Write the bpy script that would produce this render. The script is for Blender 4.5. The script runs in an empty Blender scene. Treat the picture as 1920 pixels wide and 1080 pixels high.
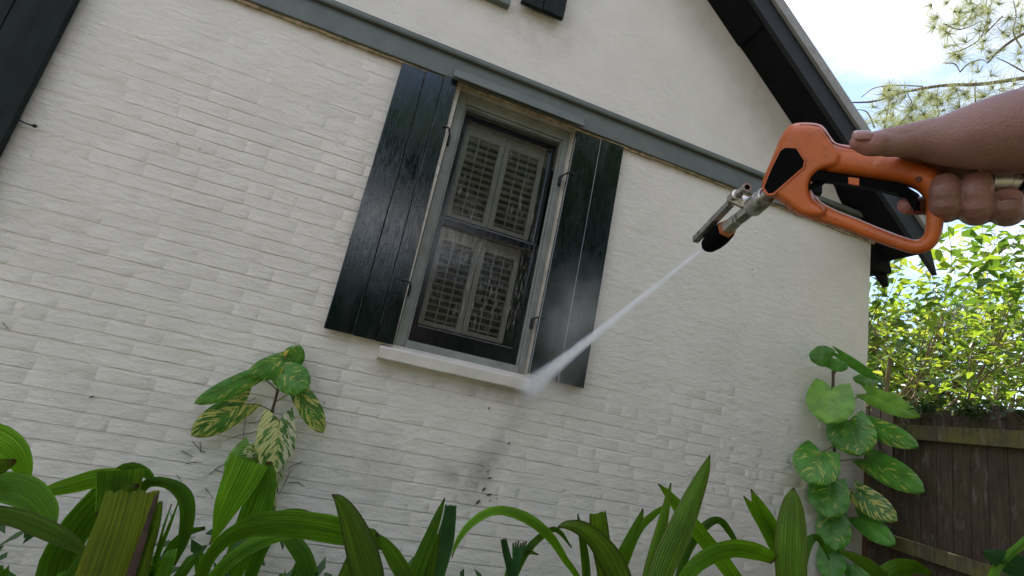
import bpy, bmesh, math, random
import numpy as np
from mathutils import Vector, Matrix, noise
from mathutils.geometry import tessellate_polygon
random.seed(7)
sc = bpy.context.scene
COL = sc.collection
# ------------------------------------------------------------------ camera
F = 933.0; EYE = 1.4; DIST = 2.6
up = np.array([780, -3740, 933.]); up /= np.linalg.norm(up)
rt = np.array([3304, 922, 933.]); rt -= rt.dot(up)*up; rt /= np.linalg.norm(rt)
nn = np.cross(up, rt); nn = nn if nn[2] > 0 else -nn
R3 = np.array([rt, nn, up])
CP = Vector((0, -DIST, EYE))
cam = bpy.data.cameras.new('camera'); cam.sensor_width = 36; cam.lens = F/1920*36
cam.clip_start = 0.02; cam.clip_end = 2000
co = bpy.data.objects.new('camera', cam); COL.objects.link(co)
cx, cy, cz = [Vector(R3[:, i]) for i in range(3)]
M4 = Matrix.Identity(4)
for i in range(3):
    M4[i][0] = cx[i]; M4[i][1] = -cy[i]; M4[i][2] = -cz[i]; M4[i][3] = CP[i]
co.matrix_world = M4
sc.camera = co
def ray(px, py): return (cx*((px-960)/F) + cy*((py-540)/F) + cz)
def D(px, py, d): return CP + ray(px, py)*d
def W(px, py, Y=0.0):
    r = ray(px, py); return CP + r*((Y+DIST)/r.y)
def topx(p):
    v = Vector(p)-CP; z = v.dot(cz); return (960+F*v.dot(cx)/z, 540+F*v.dot(cy)/z, z)
# ------------------------------------------------------------------ world
SUN_EL, SUN_AZ = 50, 11     # azimuth from +Y towards +X
w = bpy.data.worlds.new("World"); sc.world = w; w.use_nodes = True
nt = w.node_tree; nt.nodes.clear()
def N(nt, t, **k):
    n = nt.nodes.new(t)
    for a, b in k.items():
        if a.startswith('i_'):
            key = a[2:]; key = int(key) if key.isdigit() else key.replace('_', ' ')
            n.inputs[key].default_value = b
        else: setattr(n, a, b)
    return n
L = lambda nt, a, b: nt.links.new(a, b)
sky = N(nt, 'ShaderNodeTexSky', sky_type='NISHITA', sun_disc=False, sun_elevation=math.radians(SUN_EL), sun_rotation=math.radians(SUN_AZ), air_density=1.0, dust_density=0.4, ozone_density=2.5)
tc = N(nt, 'ShaderNodeTexCoord')
mp = N(nt, 'ShaderNodeMapping'); mp.inputs['Scale'].default_value = (1.3, 1.3, 3.2)
cn = N(nt, 'ShaderNodeTexNoise', i_Scale=1.5, i_Detail=6.0, i_Roughness=0.55)
cr = N(nt, 'ShaderNodeValToRGB'); cr.color_ramp.elements[0].position = 0.42; cr.color_ramp.elements[1].position = 0.62
cr.color_ramp.elements[0].color = (.06, .06, .06, 1); cr.color_ramp.elements[1].color = (1, 1, 1, 1)
mx = N(nt, 'ShaderNodeMix', data_type='RGBA'); mx.inputs['B'].default_value = (6.3, 6.2, 6.5, 1)
bg = N(nt, 'ShaderNodeBackground', i_Strength=0.125)
wo = N(nt, 'ShaderNodeOutputWorld')
L(nt, tc.outputs['Generated'], mp.inputs[0]); L(nt, mp.outputs[0], cn.inputs[0]); L(nt, cn.outputs['Fac'], cr.inputs[0])
L(nt, cr.outputs[0], mx.inputs['Factor']); L(nt, sky.outputs[0], mx.inputs['A']); L(nt, mx.outputs['Result'], bg.inputs[0]); L(nt, bg.outputs[0], wo.inputs[0])
sl = bpy.data.lights.new('sun', 'SUN'); sl.energy = 4.0; sl.angle = math.radians(0.5); sl.color = (1, .95, .86)
so = bpy.data.objects.new('sun', sl); COL.objects.link(so)
el, az = math.radians(SUN_EL), math.radians(SUN_AZ)
sd = Vector((math.sin(az)*math.cos(el), math.cos(az)*math.cos(el), math.sin(el)))
so.rotation_euler = (-sd).to_track_quat('-Z', 'Y').to_euler()
sc.view_settings.view_transform = 'Standard'; sc.view_settings.look = 'None'
sc.view_settings.exposure = 1.30; sc.view_settings.gamma = 1
sc.view_settings.use_curve_mapping = False
sc.cycles.transparent_max_bounces = 24
sc.cycles.volume_step_rate = 1.0; sc.cycles.volume_bounces = 3; sc.cycles.max_bounces = 12
# ------------------------------------------------------------------ helpers
def tag(o, label=None, cat=None, group=None, kind=None):
    if label: o['label'] = label
    if cat: o['category'] = cat
    if group: o['group'] = group
    if kind: o['kind'] = kind
    return o
def empty(name, loc=(0, 0, 0)):
    o = bpy.data.objects.new(name, None); o.location = loc; o.empty_display_size = .1; COL.objects.link(o); return o
def link(name, me, mat=None, parent=None):
    if mat and not me.materials: me.materials.append(mat)
    o = bpy.data.objects.new(name, me); COL.objects.link(o)
    if parent:
        o.parent = parent
        o.matrix_parent_inverse = Matrix.Translation(-wloc(parent))
    return o
def wloc(o):
    v = Vector(o.location)
    # all parents are unrotated
    if o.parent: v = o.matrix_parent_inverse.translation + v + wloc(o.parent)
    return v
def mk(name, vs, fs, mat, parent=None, smooth=False, uv=None):
    me = bpy.data.meshes.new(name); me.from_pydata([tuple(v) for v in vs], [], fs)
    if uv is not None:
        ul = me.uv_layers.new(name='UVMap'); vi = np.empty(len(me.loops), np.int32); me.loops.foreach_get('vertex_index', vi)
        ul.data.foreach_set('uv', np.asarray(uv, np.float32)[vi].ravel())
    if smooth: me.polygons.foreach_set('use_smooth', [True]*len(me.polygons))
    me.update()
    return link(name, me, mat, parent)
class MB:
    def __init__(s): s.v = []; s.f = []
    def add(s, vs, fs):
        o = len(s.v); s.v += [Vector(v) for v in vs]; s.f += [[i+o for i in f] for f in fs]
    def box(s, x0, x1, y0, y1, z0, z1):
        s.add([(x0, y0, z0), (x1, y0, z0), (x1, y1, z0), (x0, y1, z0), (x0, y0, z1), (x1, y0, z1), (x1, y1, z1), (x0, y1, z1)],
              [(0, 3, 2, 1), (4, 5, 6, 7), (0, 1, 5, 4), (1, 2, 6, 5), (2, 3, 7, 6), (3, 0, 4, 7)])
    def prism(s, poly, ext):
        n = len(poly); ext = Vector(ext); poly = [Vector(p) for p in poly]
        tri = tessellate_polygon([poly])
        fs = [tuple(t) for t in tri] + [tuple(n+i for i in reversed(t)) for t in tri] + [(i, (i+1) % n, n+(i+1) % n, n+i) for i in range(n)]
        s.add(poly+[p+ext for p in poly], fs)
    def tube(s, pts, rs, n=8, cap=True, round_end=False):
        pts = [Vector(p) for p in pts]
        if not hasattr(rs, '__len__'): rs = [rs]*len(pts)
        if round_end:
            a, b = pts[0], pts[-1]; ta = (pts[0]-pts[1]).normalized(); tb = (pts[-1]-pts[-2]).normalized()
            P0 = [a+ta*rs[0]*math.sin(q) for q in (1.45, 1.1, .7, .35)]; R0 = [rs[0]*math.cos(q) for q in (1.45, 1.1, .7, .35)]
            P1 = [b+tb*rs[-1]*math.sin(q) for q in (.35, .7, 1.1, 1.45)]; R1 = [rs[-1]*math.cos(q) for q in (.35, .7, 1.1, 1.45)]
            pts = P0+pts+P1; rs = R0+list(rs)+R1
        o = len(s.v); prev = None
        for i, p in enumerate(pts):
            t = (pts[min(i+1, len(pts)-1)]-pts[max(i-1, 0)])
            t = t.normalized() if t.length > 1e-9 else Vector((0, 0, 1))
            if prev is None: u = t.orthogonal().normalized()
            else:
                u = prev - t*prev.dot(t); u = u.normalized() if u.length > 1e-6 else t.orthogonal().normalized()
            prev = u; v = t.cross(u)
            for k in range(n):
                a = 2*math.pi*k/n; s.v.append(p+(u*math.cos(a)+v*math.sin(a))*rs[i])
        for i in range(len(pts)-1):
            for k in range(n):
                a = o+i*n+k; b = o+i*n+(k+1) % n; s.f.append([a, b, b+n, a+n])
        if cap:
            s.f.append([o+k for k in reversed(range(n))]); s.f.append([o+(len(pts)-1)*n+k for k in range(n)])
    def build(s, name, mat, parent=None, smooth=False, bevel=0, seg=2):
        o = mk(name, s.v, s.f, mat, parent, smooth)
        if bevel:
            m = o.modifiers.new('bevel', 'BEVEL'); m.width = bevel; m.segments = seg; m.limit_method = 'ANGLE'; m.angle_limit = .6
        return o
def catmull(P, n):
    P = [np.asarray(p, float) for p in P]; P = [2*P[0]-P[1]]+P+[2*P[-1]-P[-2]]; out = []
    m = len(P)-3
    for i in range(n):
        t = i/(n-1)*m; k = min(int(t), m-1); t -= k; a, b, c, d = P[k:k+4]
        out.append(.5*(2*b+(c-a)*t+(2*a-5*b+4*c-d)*t*t+(3*b-a-3*c+d)*t**3))
    return out
# ------------------------------------------------------------------ materials
def newmat(name):
    m = bpy.data.materials.new(name); m.use_nodes = True; t = m.node_tree
    b = t.nodes['Principled BSDF']; return m, t, b
def rgb(c): return (c[0], c[1], c[2], 1)
def ramp(t, src, stops):
    r = N(t, 'ShaderNodeValToRGB'); e = r.color_ramp.elements
    while len(e) < len(stops): e.new(.5)
    for i, (p, c) in enumerate(stops):
        e[i].position = p; e[i].color = rgb(c) if hasattr(c, '__len__') else (c, c, c, 1)
    L(t, src, r.inputs[0]); return r.outputs[0]
def tex(t, scale, detail=4, rough=.55, coord='pos', stretch=(1, 1, 1), dist=0, loc=(0, 0, 0)):
    if coord == 'pos': c = N(t, 'ShaderNodeNewGeometry').outputs['Position']
    else: c = N(t, 'ShaderNodeTexCoord').outputs[coord]
    m = N(t, 'ShaderNodeMapping'); m.inputs['Scale'].default_value = stretch; m.inputs['Location'].default_value = loc
    L(t, c, m.inputs[0]); n = N(t, 'ShaderNodeTexNoise', i_Scale=scale, i_Detail=detail, i_Roughness=rough, i_Distortion=dist)
    L(t, m.outputs[0], n.inputs[0]); return n.outputs['Fac']
def math_(t, op, a, b=None, c=None, clamp=False):
    n = N(t, 'ShaderNodeMath', operation=op); n.use_clamp = clamp
    for i, x in enumerate((a, b, c)):
        if x is None: continue
        if isinstance(x, (int, float)): n.inputs[i].default_value = x
        else: L(t, x, n.inputs[i])
    return n.outputs[0]
def mixc(t, f, a, b, mode='MIX'):
    n = N(t, 'ShaderNodeMix', data_type='RGBA', blend_type=mode)
    for k, x in (('Factor', f), ('A', a), ('B', b)):
        s = n.inputs[k]
        if isinstance(x, (int, float)): s.default_value = x
        elif hasattr(x, '__len__'): s.default_value = rgb(x)
        else: L(t, x, s)
    return n.outputs['Result']
def bump(t, b, h, strength=.5, dist=.01, prev=None):
    n = N(t, 'ShaderNodeBump', i_Strength=strength, i_Distance=dist); L(t, h, n.inputs['Height'])
    if prev is not None: L(t, prev, n.inputs['Normal'])
    if b is not None: L(t, n.outputs[0], b.inputs['Normal'])
    return n.outputs[0]
def simple(name, c, rough=.5, var=.25, scale=12, bs=.2, bd=.003, metal=0, coord='pos', spec=.5, stretch=(1, 1, 1)):
    m, t, b = newmat(name); n = tex(t, scale, 5, .6, coord, stretch)
    L(t, ramp(t, n, [(.3, tuple(x*(1-var) for x in c)), (.7, tuple(min(1, x*(1+var)) for x in c))]), b.inputs['Base Color'])
    n2 = tex(t, scale*7, 4, .6, coord, stretch); bump(t, b, n2, bs, bd)
    b.inputs['Roughness'].default_value = rough; b.inputs['Metallic'].default_value = metal; b.inputs['Specular IOR Level'].default_value = spec
    return m
def sphmask(t, c, r, soft=.5, sc_=(1, 1, 1)):
    g = N(t, 'ShaderNodeNewGeometry').outputs['Position']
    v = N(t, 'ShaderNodeVectorMath', operation='SUBTRACT'); L(t, g, v.inputs[0]); v.inputs[1].default_value = c
    u = N(t, 'ShaderNodeVectorMath', operation='MULTIPLY'); L(t, v.outputs[0], u.inputs[0]); u.inputs[1].default_value = sc_
    l = N(t, 'ShaderNodeVectorMath', operation='LENGTH'); L(t, u.outputs[0], l.inputs[0])
    n = N(t, 'ShaderNodeMapRange'); n.inputs['From Min'].default_value = r; n.inputs['From Max'].default_value = r*(1-soft); L(t, l.outputs['Value'], n.inputs[0])
    return n.outputs[0]
def wallmat(name, c, fine=1.0, stains=()):
    m, t, b = newmat(name)
    n = tex(t, 3.0, 6, .6); col = ramp(t, n, [(.3, tuple(x*.9 for x in c)), (.7, c)])
    n3 = tex(t, 9, 5, .65, loc=(3, 1, 7)); col = mixc(t, ramp(t, n3, [(.55, 0), (.8, .35)]), col, (c[0]*.86, c[1]*.85, c[2]*.82))
    sn = tex(t, 10, 6, .6, loc=(9, 4, 2))
    for (p, r, sf, scl, k, dc) in stains:
        f = math_(t, 'MULTIPLY', sphmask(t, p, r, sf, scl), ramp(t, sn, [(.30, .15*k), (.68, k)]))
        col = mixc(t, f, col, dc)
    L(t, col, b.inputs['Base Color'])
    rn = tex(t, 4, 4, .6, loc=(5, 5, 5)); L(t, ramp(t, rn, [(.35, .3), (.65, .55)]), b.inputs['Roughness'])
    b.inputs['Specular IOR Level'].default_value = .45
    h1 = tex(t, 55, 5, .65); h2 = tex(t, 14, 5, .6, stretch=(1, 1, 2.2)); h3 = tex(t, 6, 3, .5)
    h4 = tex(t, 9, 6, .7, stretch=(1, 1, 3.5), loc=(1, 8, 4), dist=.6)
    p0 = bump(t, None, ramp(t, h4, [(.44, 0), (.52, 1)]), .22*fine, .006); p1 = bump(t, None, h2, .5*fine, .010, p0); p2 = bump(t, None, h1, .4*fine, .0035, p1); bump(t, b, h3, .3, .02, p2)
    return m
DIRT = (.09, .075, .06)
stains = [(W(903, 880), .13, .9, (1.1, 1, 1.0), .62, DIRT), (W(925, 848), .11, .9, (1.1, 1, 1), .5, DIRT), (W(948, 815), .11, .9, (1.2, 1, 1), .38, DIRT), (W(968, 775), .12, .9, (1.1, 1, 1), .3, DIRT), (W(880, 925), .15, .9, (1, 1, 1), .35, DIRT), (W(850, 890), .14, .9, (.8, 1, 1.7), .35, DIRT),
          (W(945, 735), .17, .9, (.6, 1, 2), .55, DIRT), (W(800, 715), .3, .9, (.6, 1, 4), .35, (.2, .16, .1)), (W(680, 880), .3, .9, (1, 1, 1), .3, (.2, .17, .13)),
          (W(560, 700), .25, .9, (1, 1, 1), .25, (.22, .19, .14)), (W(1600, 900), .35, .9, (1, 1, .6), .4, (.18, .16, .12)),
          (Vector((.6, 0, 3.16)), .7, .8, (.3, 1, 9), .6, (.3, .2, .1)), (Vector((-1.2, 0, 3.16)), .9, .8, (.4, 1, 12), .6, (.3, .18, .09)), (Vector((2.2, 0, 3.16)), .9, .8, (.4, 1, 10), .5, (.33, .24, .12))]
M_brick = wallmat('painted_brick', (.82, .765, .685), 1.0, stains)
gst = [(W(1010, 45), .35, .9, (.8, 1, 1.3), .45, (.36, .28, .24)), (W(1430, 170), .5, .9, (1, 1, .7), .4, (.40, .32, .28)), (W(1330, 30), .4, .9, (1, 1, 1), .3, (.33, .26, .23)), (W(1500, 330), .5, .9, (1, 1, 1), .3, (.35, .27, .23))]
M_stucco = wallmat('gable_stucco', (.80, .745, .665), .55, gst)
def glossydark(name, c, rlo, rhi, wet=1.0):
    m, t, b = newmat(name)
    n = tex(t, 8, 5, .6, stretch=(3, 3, .8)); L(t, ramp(t, n, [(.3, tuple(x*.6 for x in c)), (.75, tuple(x*1.5 for x in c))]), b.inputs['Base Color'])
    r = tex(t, 5, 5, .65, stretch=(2, 2, .8), loc=(4, 2, 2)); L(t, ramp(t, r, [(.35, rlo), (.7, rhi)]), b.inputs['Roughness'])
    h0 = tex(t, 90, 3, .6, stretch=(1, 1, 1.6)); h1 = tex(t, 30, 4, .6, stretch=(1.6, 1.6, .35)); h2 = tex(t, 3.5, 2, .5, stretch=(2, 2, 1))
    p = bump(t, None, h0, .12*wet, .002); p = bump(t, None, h1, .12*wet, .004, p); bump(t, b, h2, .15, .01, p)
    b.inputs['Specular IOR Level'].default_value = .6; b.inputs['Coat Weight'].default_value = .8 if wet > .5 else 0; b.inputs['Coat Roughness'].default_value = .03; b.inputs['Coat IOR'].default_value = 1.6
    hs_ = tex(t, 48, 5, .7, stretch=(2.5, 2.5, .22), loc=(3, 3, 3)); cb = bump(t, None, h0, .12, .002); cb = bump(t, None, h1, .10, .004, cb); cb = bump(t, None, ramp(t, hs_, [(.5, 0), (.6, 1)]), .16, .0025, cb); L(t, cb, b.inputs['Coat Normal'])
    return m
M_shut = glossydark('wet_green_black_paint', (.004, .009, .0085), .05, .3)
M_shutd = glossydark('dull_green_black_paint', (.006, .011, .010), .5, .7, .4); M_shutd.node_tree.nodes['Principled BSDF'].inputs['Specular IOR Level'].default_value = .2
M_trim = simple('grey_green_paint', (.13, .148, .134), .42, .18, 6, .25, .003)
M_case = simple('pale_green_casing_paint', (.25, .262, .235), .4, .2, 9, .3, .003)
M_cream = simple('cream_sill_paint', (.64, .59, .51), .4, .12, 9, .4, .005)
M_soffit = simple('black_eave_paint', (.006, .006, .008), .75, .3, 8, .3, .003, spec=.15)
M_barge = simple('charcoal_bargeboard_paint', (.024, .026, .031), .6, .2, 8, .3, .003, spec=.25)
M_drip = simple('grey_roof_edge', (.30, .29, .27), .6, .2, 10, .3, .003)
M_roof = simple('grey_shingle', (.12, .115, .11), .85, .3, 6, .6, .01)
M_sash = glossydark('wet_black_sash_paint', (.006, .006, .010), .06, .25, 1.6)
M_int = simple('interior_white_paint', (.82, .76, .68), .5, .08, 8, .1, .002)
M_iron = simple('black_iron', (.012, .012, .013), .45, .3, 30, .4, .002)
M_room = simple('room_shade_black', (.03, .028, .026), .8)
# glass: thin pane, wet outside
def glassmat(name, milk):
    m, t, b = newmat(name); t.nodes.remove(b); out = t.nodes['Material Output']
    h = tex(t, 38, 4, .6, stretch=(1.5, 1.5, .22)); h2 = tex(t, 5, 2, .5)
    p = bump(t, None, h, .22, .004); p = bump(t, None, h2, .25, .01, p)
    tr = N(t, 'ShaderNodeBsdfTransparent'); tr.inputs[0].default_value = (.88, .90, .92, 1)
    gl = N(t, 'ShaderNodeBsdfGlossy', i_Roughness=.04); L(t, p, gl.inputs['Normal'])
    fr = N(t, 'ShaderNodeFresnel', i_IOR=1.55); L(t, p, fr.inputs['Normal'])
    f = math_(t, 'MULTIPLY_ADD', fr.outputs[0], 1.25, .0, clamp=True)
    m1 = N(t, 'ShaderNodeMixShader'); L(t, f, m1.inputs[0]); L(t, tr.outputs[0], m1.inputs[1]); L(t, gl.outputs[0], m1.inputs[2])
    df = N(t, 'ShaderNodeBsdfDiffuse'); df.inputs[0].default_value = (.55, .53, .5, 1)
    st = tex(t, 42, 5, .7, stretch=(3.2, 1, .30), loc=(2, 0, 3)); st2 = tex(t, 4, 3, .6, loc=(1, 2, 3))
    k = math_(t, 'MULTIPLY', ramp(t, st, [(.54, 0), (.66, 1)]), ramp(t, st2, [(.38, 0), (.62, milk)]))
    k = math_(t, 'ADD', k, .015)
    m2 = N(t, 'ShaderNodeMixShader'); L(t, k, m2.inputs[0]); L(t, m1.outputs[0], m2.inputs[1]); L(t, df.outputs[0], m2.inputs[2])
    L(t, m2.outputs[0], out.inputs[0]); return m
M_glassU = glassmat('wet_glass_upper', .45); M_glassL = glassmat('wet_glass_lower', .6)
# ------------------------------------------------------------------ GROUND
g = mk('ground', [(-60, -60, 0), (60, -60, 0), (60, 60, 0), (-60, 60, 0)], [(0, 1, 2, 3)], simple('soil_pale_for_bounce', (.17, .15, .085), .9, .5, 3, .8, .03))  # ground made paler and warmer to bounce sunlight onto wall and leaves
tag(g, kind='structure')
# ------------------------------------------------------------------ HOUSE
house = empty('brick_house', (0, 0, 0))
tag(house, 'white painted brick house with black gable eave, shuttered window and grey-green frieze board', 'house')
OX0, OX1, OZ0, OZ1 = .18, .94, 1.572, 3.147
XR = 3.396; XL = -4.0; ZF = 3.15; APX = -.3
RA = 4.615 + EYE            # soffit line at wall plane: z = RA - .84 x
RS = .84; ZAP = RA - RS*APX
def nz(x, y, z=0): return noise.noise(Vector((x, y, z)))
# painted joint skin (height field) with window hole
xs = sorted(set([round(-3.0+i*.022, 4) for i in range(int((XR+3.0)/.022)+1)] + [OX0, OX1, XR])); zs = sorted(set([round(i*.022, 4) for i in range(int(3.2/.022))]+[OZ0, OZ1, 3.2]))
def skin(x, z):
    fill = .5+.5*nz(x*1.7+3, z*1.9+8)+.35*nz(x*9, z*9, 4)
    side = max(0, min(1, (x-.6)/1.4))*max(.25, min(1, (z-1.3)/.8)); top = max(0, min(1, (z-2.5)/.5))
    h = -.0021+.0030*fill+.0019*side+.0010*top+.0010*nz(x*30, z*30, 2)+.0006*nz(x*7, z*40, 6)
    return -h
vs = []; idx = {}
for i, x in enumerate(xs):
    for j, z in enumerate(zs):
        idx[i, j] = len(vs); vs.append((x, skin(x, z), z))
fs = []
for i in range(len(xs)-1):
    for j in range(len(zs)-1):
        xm, zm = (xs[i]+xs[i+1])/2, (zs[j]+zs[j+1])/2
        if OX0 < xm < OX1 and OZ0 < zm < OZ1: continue
        fs.append((idx[i, j], idx[i+1, j], idx[i+1, j+1], idx[i, j+1]))
wall = mk('brick_wall', vs, fs, M_brick, house, smooth=True)
mb = MB()
mb.box(OX0-.04, OX0-.0005, .008, .26, OZ0, OZ1); mb.box(OX1+.0005, OX1+.05, .008, .26, OZ0, OZ1); mb.box(OX0-.04, OX1+.05, .008, .26, OZ1+.0005, OZ1+.05); mb.box(OX0-.04, OX1+.05, .008, .26, OZ0-.05, OZ0-.0005)
mb.build('window_reveal', M_cream, house)
# irregular painted reveal edge on the right (stepped brick ends)
for k in range(24):
    z0 = OZ0+.004+k*.0655; e = random.uniform(.0, .012)
    b = MB(); b.box(OX1-.0005-e, OX1+.006, -.004-random.uniform(0, .003), .06, z0, z0+.060); o = b.build('reveal_brick', M_cream, house, bevel=.003)
# bricks
PH = .066
def brickmesh(k):
    rnd = random.Random(k); hx, hz = .5, .5
    us = [-.5, -.485, -.17, .17, .485, .5]; ws = [-.5, -.462, -.42, .36, .42, .5]
    wob = [rnd.uniform(-.03, .03) for _ in us]; v = []; tilt = (0, 0, .0001, .0003, .0005, .0007, .0009, .0011, .0013, .0015, .0017, .0019, .0021, .0023)[k]; b0 = rnd.uniform(-.0002, .0002)
    for j, q in enumerate(ws):
        for i, u in enumerate(us):
            edge = (i in (0, 5)) or (j in (0, 5)); y = -(b0 - q*1.2*tilt + rnd.uniform(-.0004, .0004))
            if edge: y = (.0010 if i in (0, 5) else .0017) + rnd.uniform(-.0004, .0004)
            if j == 0 and i not in (0, 5): y = .0028
            zz = q + wob[i]*(1 if q < 0 else -1)
            v.append((u+rnd.uniform(-.004, .004), y, zz))
    f = [(j*6+i, j*6+i+1, (j+1)*6+i+1, (j+1)*6+i) for j in range(5) for i in range(5)]
    me = bpy.data.meshes.new('brick'); me.from_pydata(v, [], f); me.materials.append(M_brick)
    me.polygons.foreach_set('use_smooth', [True]*len(f)); return me
BM = [brickmesh(k) for k in range(14)]
bricks = []
row = 0; z = .05
while z < 3.13:
    x = -3.0 + (row % 2)*.115 + random.uniform(-.02, .02)
    while x < XR-.02:
        ln = .222 if random.random() > .12 else .11; ln += random.uniform(-.006, .006)
        x0, x1 = x+.0008, min(x+ln-.0008, XR-.002); zc = z+PH/2+.004*nz(x*.9, row*3.3)+random.uniform(-.0008, .0008)
        if z+PH > OZ0 and z < OZ1:
            if x0 < OX1 and x1 > OX0:
                if x0 < OX0-.05: x1 = min(x1, OX0-.001)
                elif x1 > OX1+.05: x0 = max(x0, OX1+.008)
                else: x += ln; continue
        if x1-x0 > .03: bricks.append(((x0+x1)/2, zc, x1-x0, PH-.0035+random.uniform(-.0012, .0012)))
        x += ln
    z += PH; row += 1
def vis(b):
    p = toml if False else toPX(b)
    return p
def toPX(b):
    v = Vector((b[0], 0, b[1]))-CP; d = v.dot(cz)
    if d < .1: return None
    return 960+F*v.dot(cx)/d, 540+F*v.dot(cy)/d, v.length
inn, rest = [], []
for b in bricks:
    p = toPX(b)
    (inn if p and -30 < p[0] < 1700 and -30 < p[1] < 1110 else rest).append((p[2] if p else 99, b))
inn.sort(key=lambda q: q[0]); single = inn[:298]; rest += inn[298:]
def pick(b):
    q = .5+.75*nz(b[0]*1.1, b[1]*16, 3)+random.uniform(-.12, .12)-.25*max(0, min(1, (b[0]-.9)/1.2)); return BM[max(0, min(13, int(q*14)))]
for d, b in single:
    me = pick(b); o = bpy.data.objects.new('brick', me); COL.objects.link(o); o.parent = wall
    o.location = (b[0], random.uniform(-.0003, .0003), b[1]); o.scale = (b[2], 1, b[3]); o.rotation_euler = (0, random.uniform(-.004, .004), 0)
m_ = MB()
for d, b in rest:
    me = pick(b); dy = random.uniform(-.0003, .0003)
    m_.add([(b[0]+v.co.x*b[2], v.co.y+dy, b[1]+v.co.z*b[3]) for v in me.vertices], [list(p.vertices) for p in me.polygons])
tag(m_.build('brick_courses', M_brick, wall, smooth=True), kind='stuff')
# side / back walls, gable wall
mb = MB(); mb.box(XR-.10, XR-.0015, .012, 7, -.02, 3.1); mb.box(XL, XL+.1, .012, 7, -.02, 3.1); mb.box(XL+.1, XR-.1, 6.9, 7, -.02, 3.1); mb.box(XL, -3.0, .0, .01, -.02, 3.15)
mb.build('side_wall', M_brick, house)
zc_ = RA-RS*XR
mb = MB(); mb.prism([(XL, .0, ZF), (XR-.002, .0, ZF), (XR-.002, .0, max(zc_, ZF+.01)), (APX, .0, ZAP), (XL, .0, ZAP+RS*(XL-APX))], (0, .09, 0))
mb.build('gable_wall', M_stucco, house)
mb = MB(); mb.box(XL+.1, XR-.1, .5, 1.6, .9, 3.1); b_ = mb.build('room_interior', M_room, house)  # solid block; the dim room behind the louvers is put into its near-black colour
# frieze
mb = MB(); mb.box(XL, XR+.01, -.032, -.001, 3.150, 3.286); mb.build('frieze_board', M_trim, house, bevel=.003)
mb = MB(); mb.prism([(XL, -.001, 3.287), (XL, -.052, 3.289), (XL, -.056, 3.30), (XL, -.056, 3.322), (XL, -.001, 3.336)], (XR+.012-XL, 0, 0)); mb.build('frieze_moulding', M_trim, house, bevel=.002)
mb = MB(); mb.prism([(.12, -.033, 3.222), (.12, -.083, 3.136), (.12, -.076, 3.132), (.12, -.033, 3.200)], (.828, 0, 0)); mb.build('drip_board', M_trim, house, bevel=.0015)
mb = MB()
for k in range(60):
    x = -1.6+k*.085; mb.box(x, x+.083, -.012-random.uniform(0, .008), 0.002, 3.142-random.uniform(0, .010), 3.1495)
mb.build('mortar_bead', simple('rusty_caulk', (.42, .33, .22), .8, .5, 30, .5, .005), house)
# rake eave
OH = .255
def rk(x, a, y): return Vector((x, y, a-RS*x))
slope = Vector((1, 0, -RS)).normalized()
for sgn in (1, -1):
    def mir(v): return Vector((v.x, v.y, v.z)) if sgn == 1 else Vector((2*APX-v.x, v.y, v.z))
    XE = 3.62
    def slab(name, y0, y1, a0, a1, mat, xe0, xe1, bev=.002, xs0=APX):
        poly = [mir(rk(xs0, a0, y0)), mir(rk(xe0, a0, y0)), mir(rk(xe1, a1, y0)), mir(rk(xs0, a1, y0))]
        m = MB(); m.prism(poly, (0, y1-y0, 0)); return m.build(name, mat, house, bevel=bev)
    slab('soffit', -.229, -.0005, RA+.003, RA+.02, M_soffit, 3.55, 3.55)
    slab('bargeboard', -.262, -.230, RA, RA+.205, M_barge, 3.69, 3.58)
    slab('roof_edge', -.285, -.2625, RA+.195, RA+.30, M_drip, 3.60, 3.57)
    slab('wall_rafter', -.045, -.001, RA-.10, RA+.001, M_soffit, 3.60, 3.56) if sgn == 99 else None
    slab('rake_rafter', .03, .075, RA-.10, RA+.02, M_soffit, 3.63, 3.60)
    slab('roof_slab', -.262, 7.2, RA+.21, RA+.29, M_roof, 3.66, 3.60)
    # eave outlookers
    if sgn == 1:
        slab('outlooker_block', -.2285, -.001, RA-.018, RA+.0025, M_soffit, 2.045, 2.045, .002, 1.0)
        m = MB(); m.prism([rk(3.40, RA-.17, -.001), rk(3.46, RA-.14, -.001), rk(3.58, RA-.06, -.001), rk(3.61, RA-.02, -.001), rk(3.61, RA+.02, -.001), rk(3.0, RA+.02, -.001), rk(3.05, RA-.03, -.001)], (0, .045, 0)); 
        m.build('rafter_tail', M_soffit, house, bevel=.002)
mb = MB(); mb.box(XR+.05, XR+.25, .05, 7, zc_-.12, zc_-.10); mb.build('side_soffit', M_soffit, house)
mb = MB(); mb.box(3.56, 3.60, .0, 7.1, RA-RS*3.6-.03, RA-RS*3.6+.17); mb.build('eave_fascia', M_barge, house)
# ---- window
win = empty('window', (.56, 0, OZ0)); win.parent = house
mb = MB(); CX0, CX1 = .186, .912
mb.box(CX0, .236, .045, .11, 1.613, 3.14); mb.build('casing', M_case, win, bevel=.003)
mb = MB(); mb.box(CX1+.001, .9385, .052, .11, OZ0+.01, 3.14); mb.build('jamb', M_cream, win)
mb = MB(); mb.box(.876, CX1, .045, .11, 1.613, 3.14); mb.build('casing', M_case, win, bevel=.003)
mb = MB(); mb.box(.2365, .8755, .047, .11, 3.078, 3.14); mb.build('casing', M_case, win, bevel=.003)
mb = MB(); mb.box(.2365, .8755, .04, .12, 1.605, 1.650); mb.build('casing', M_case, win, bevel=.004)
mb = MB(); mb.box(.2375, .249, .060, .08, 1.651, 3.077); mb.box(.863, .875, .060, .08, 1.651, 3.077); mb.box(.2495, .8625, .060, .08, 3.062, 3.077); mb.build('stop_bead', M_case, win, bevel=.002)
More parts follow.
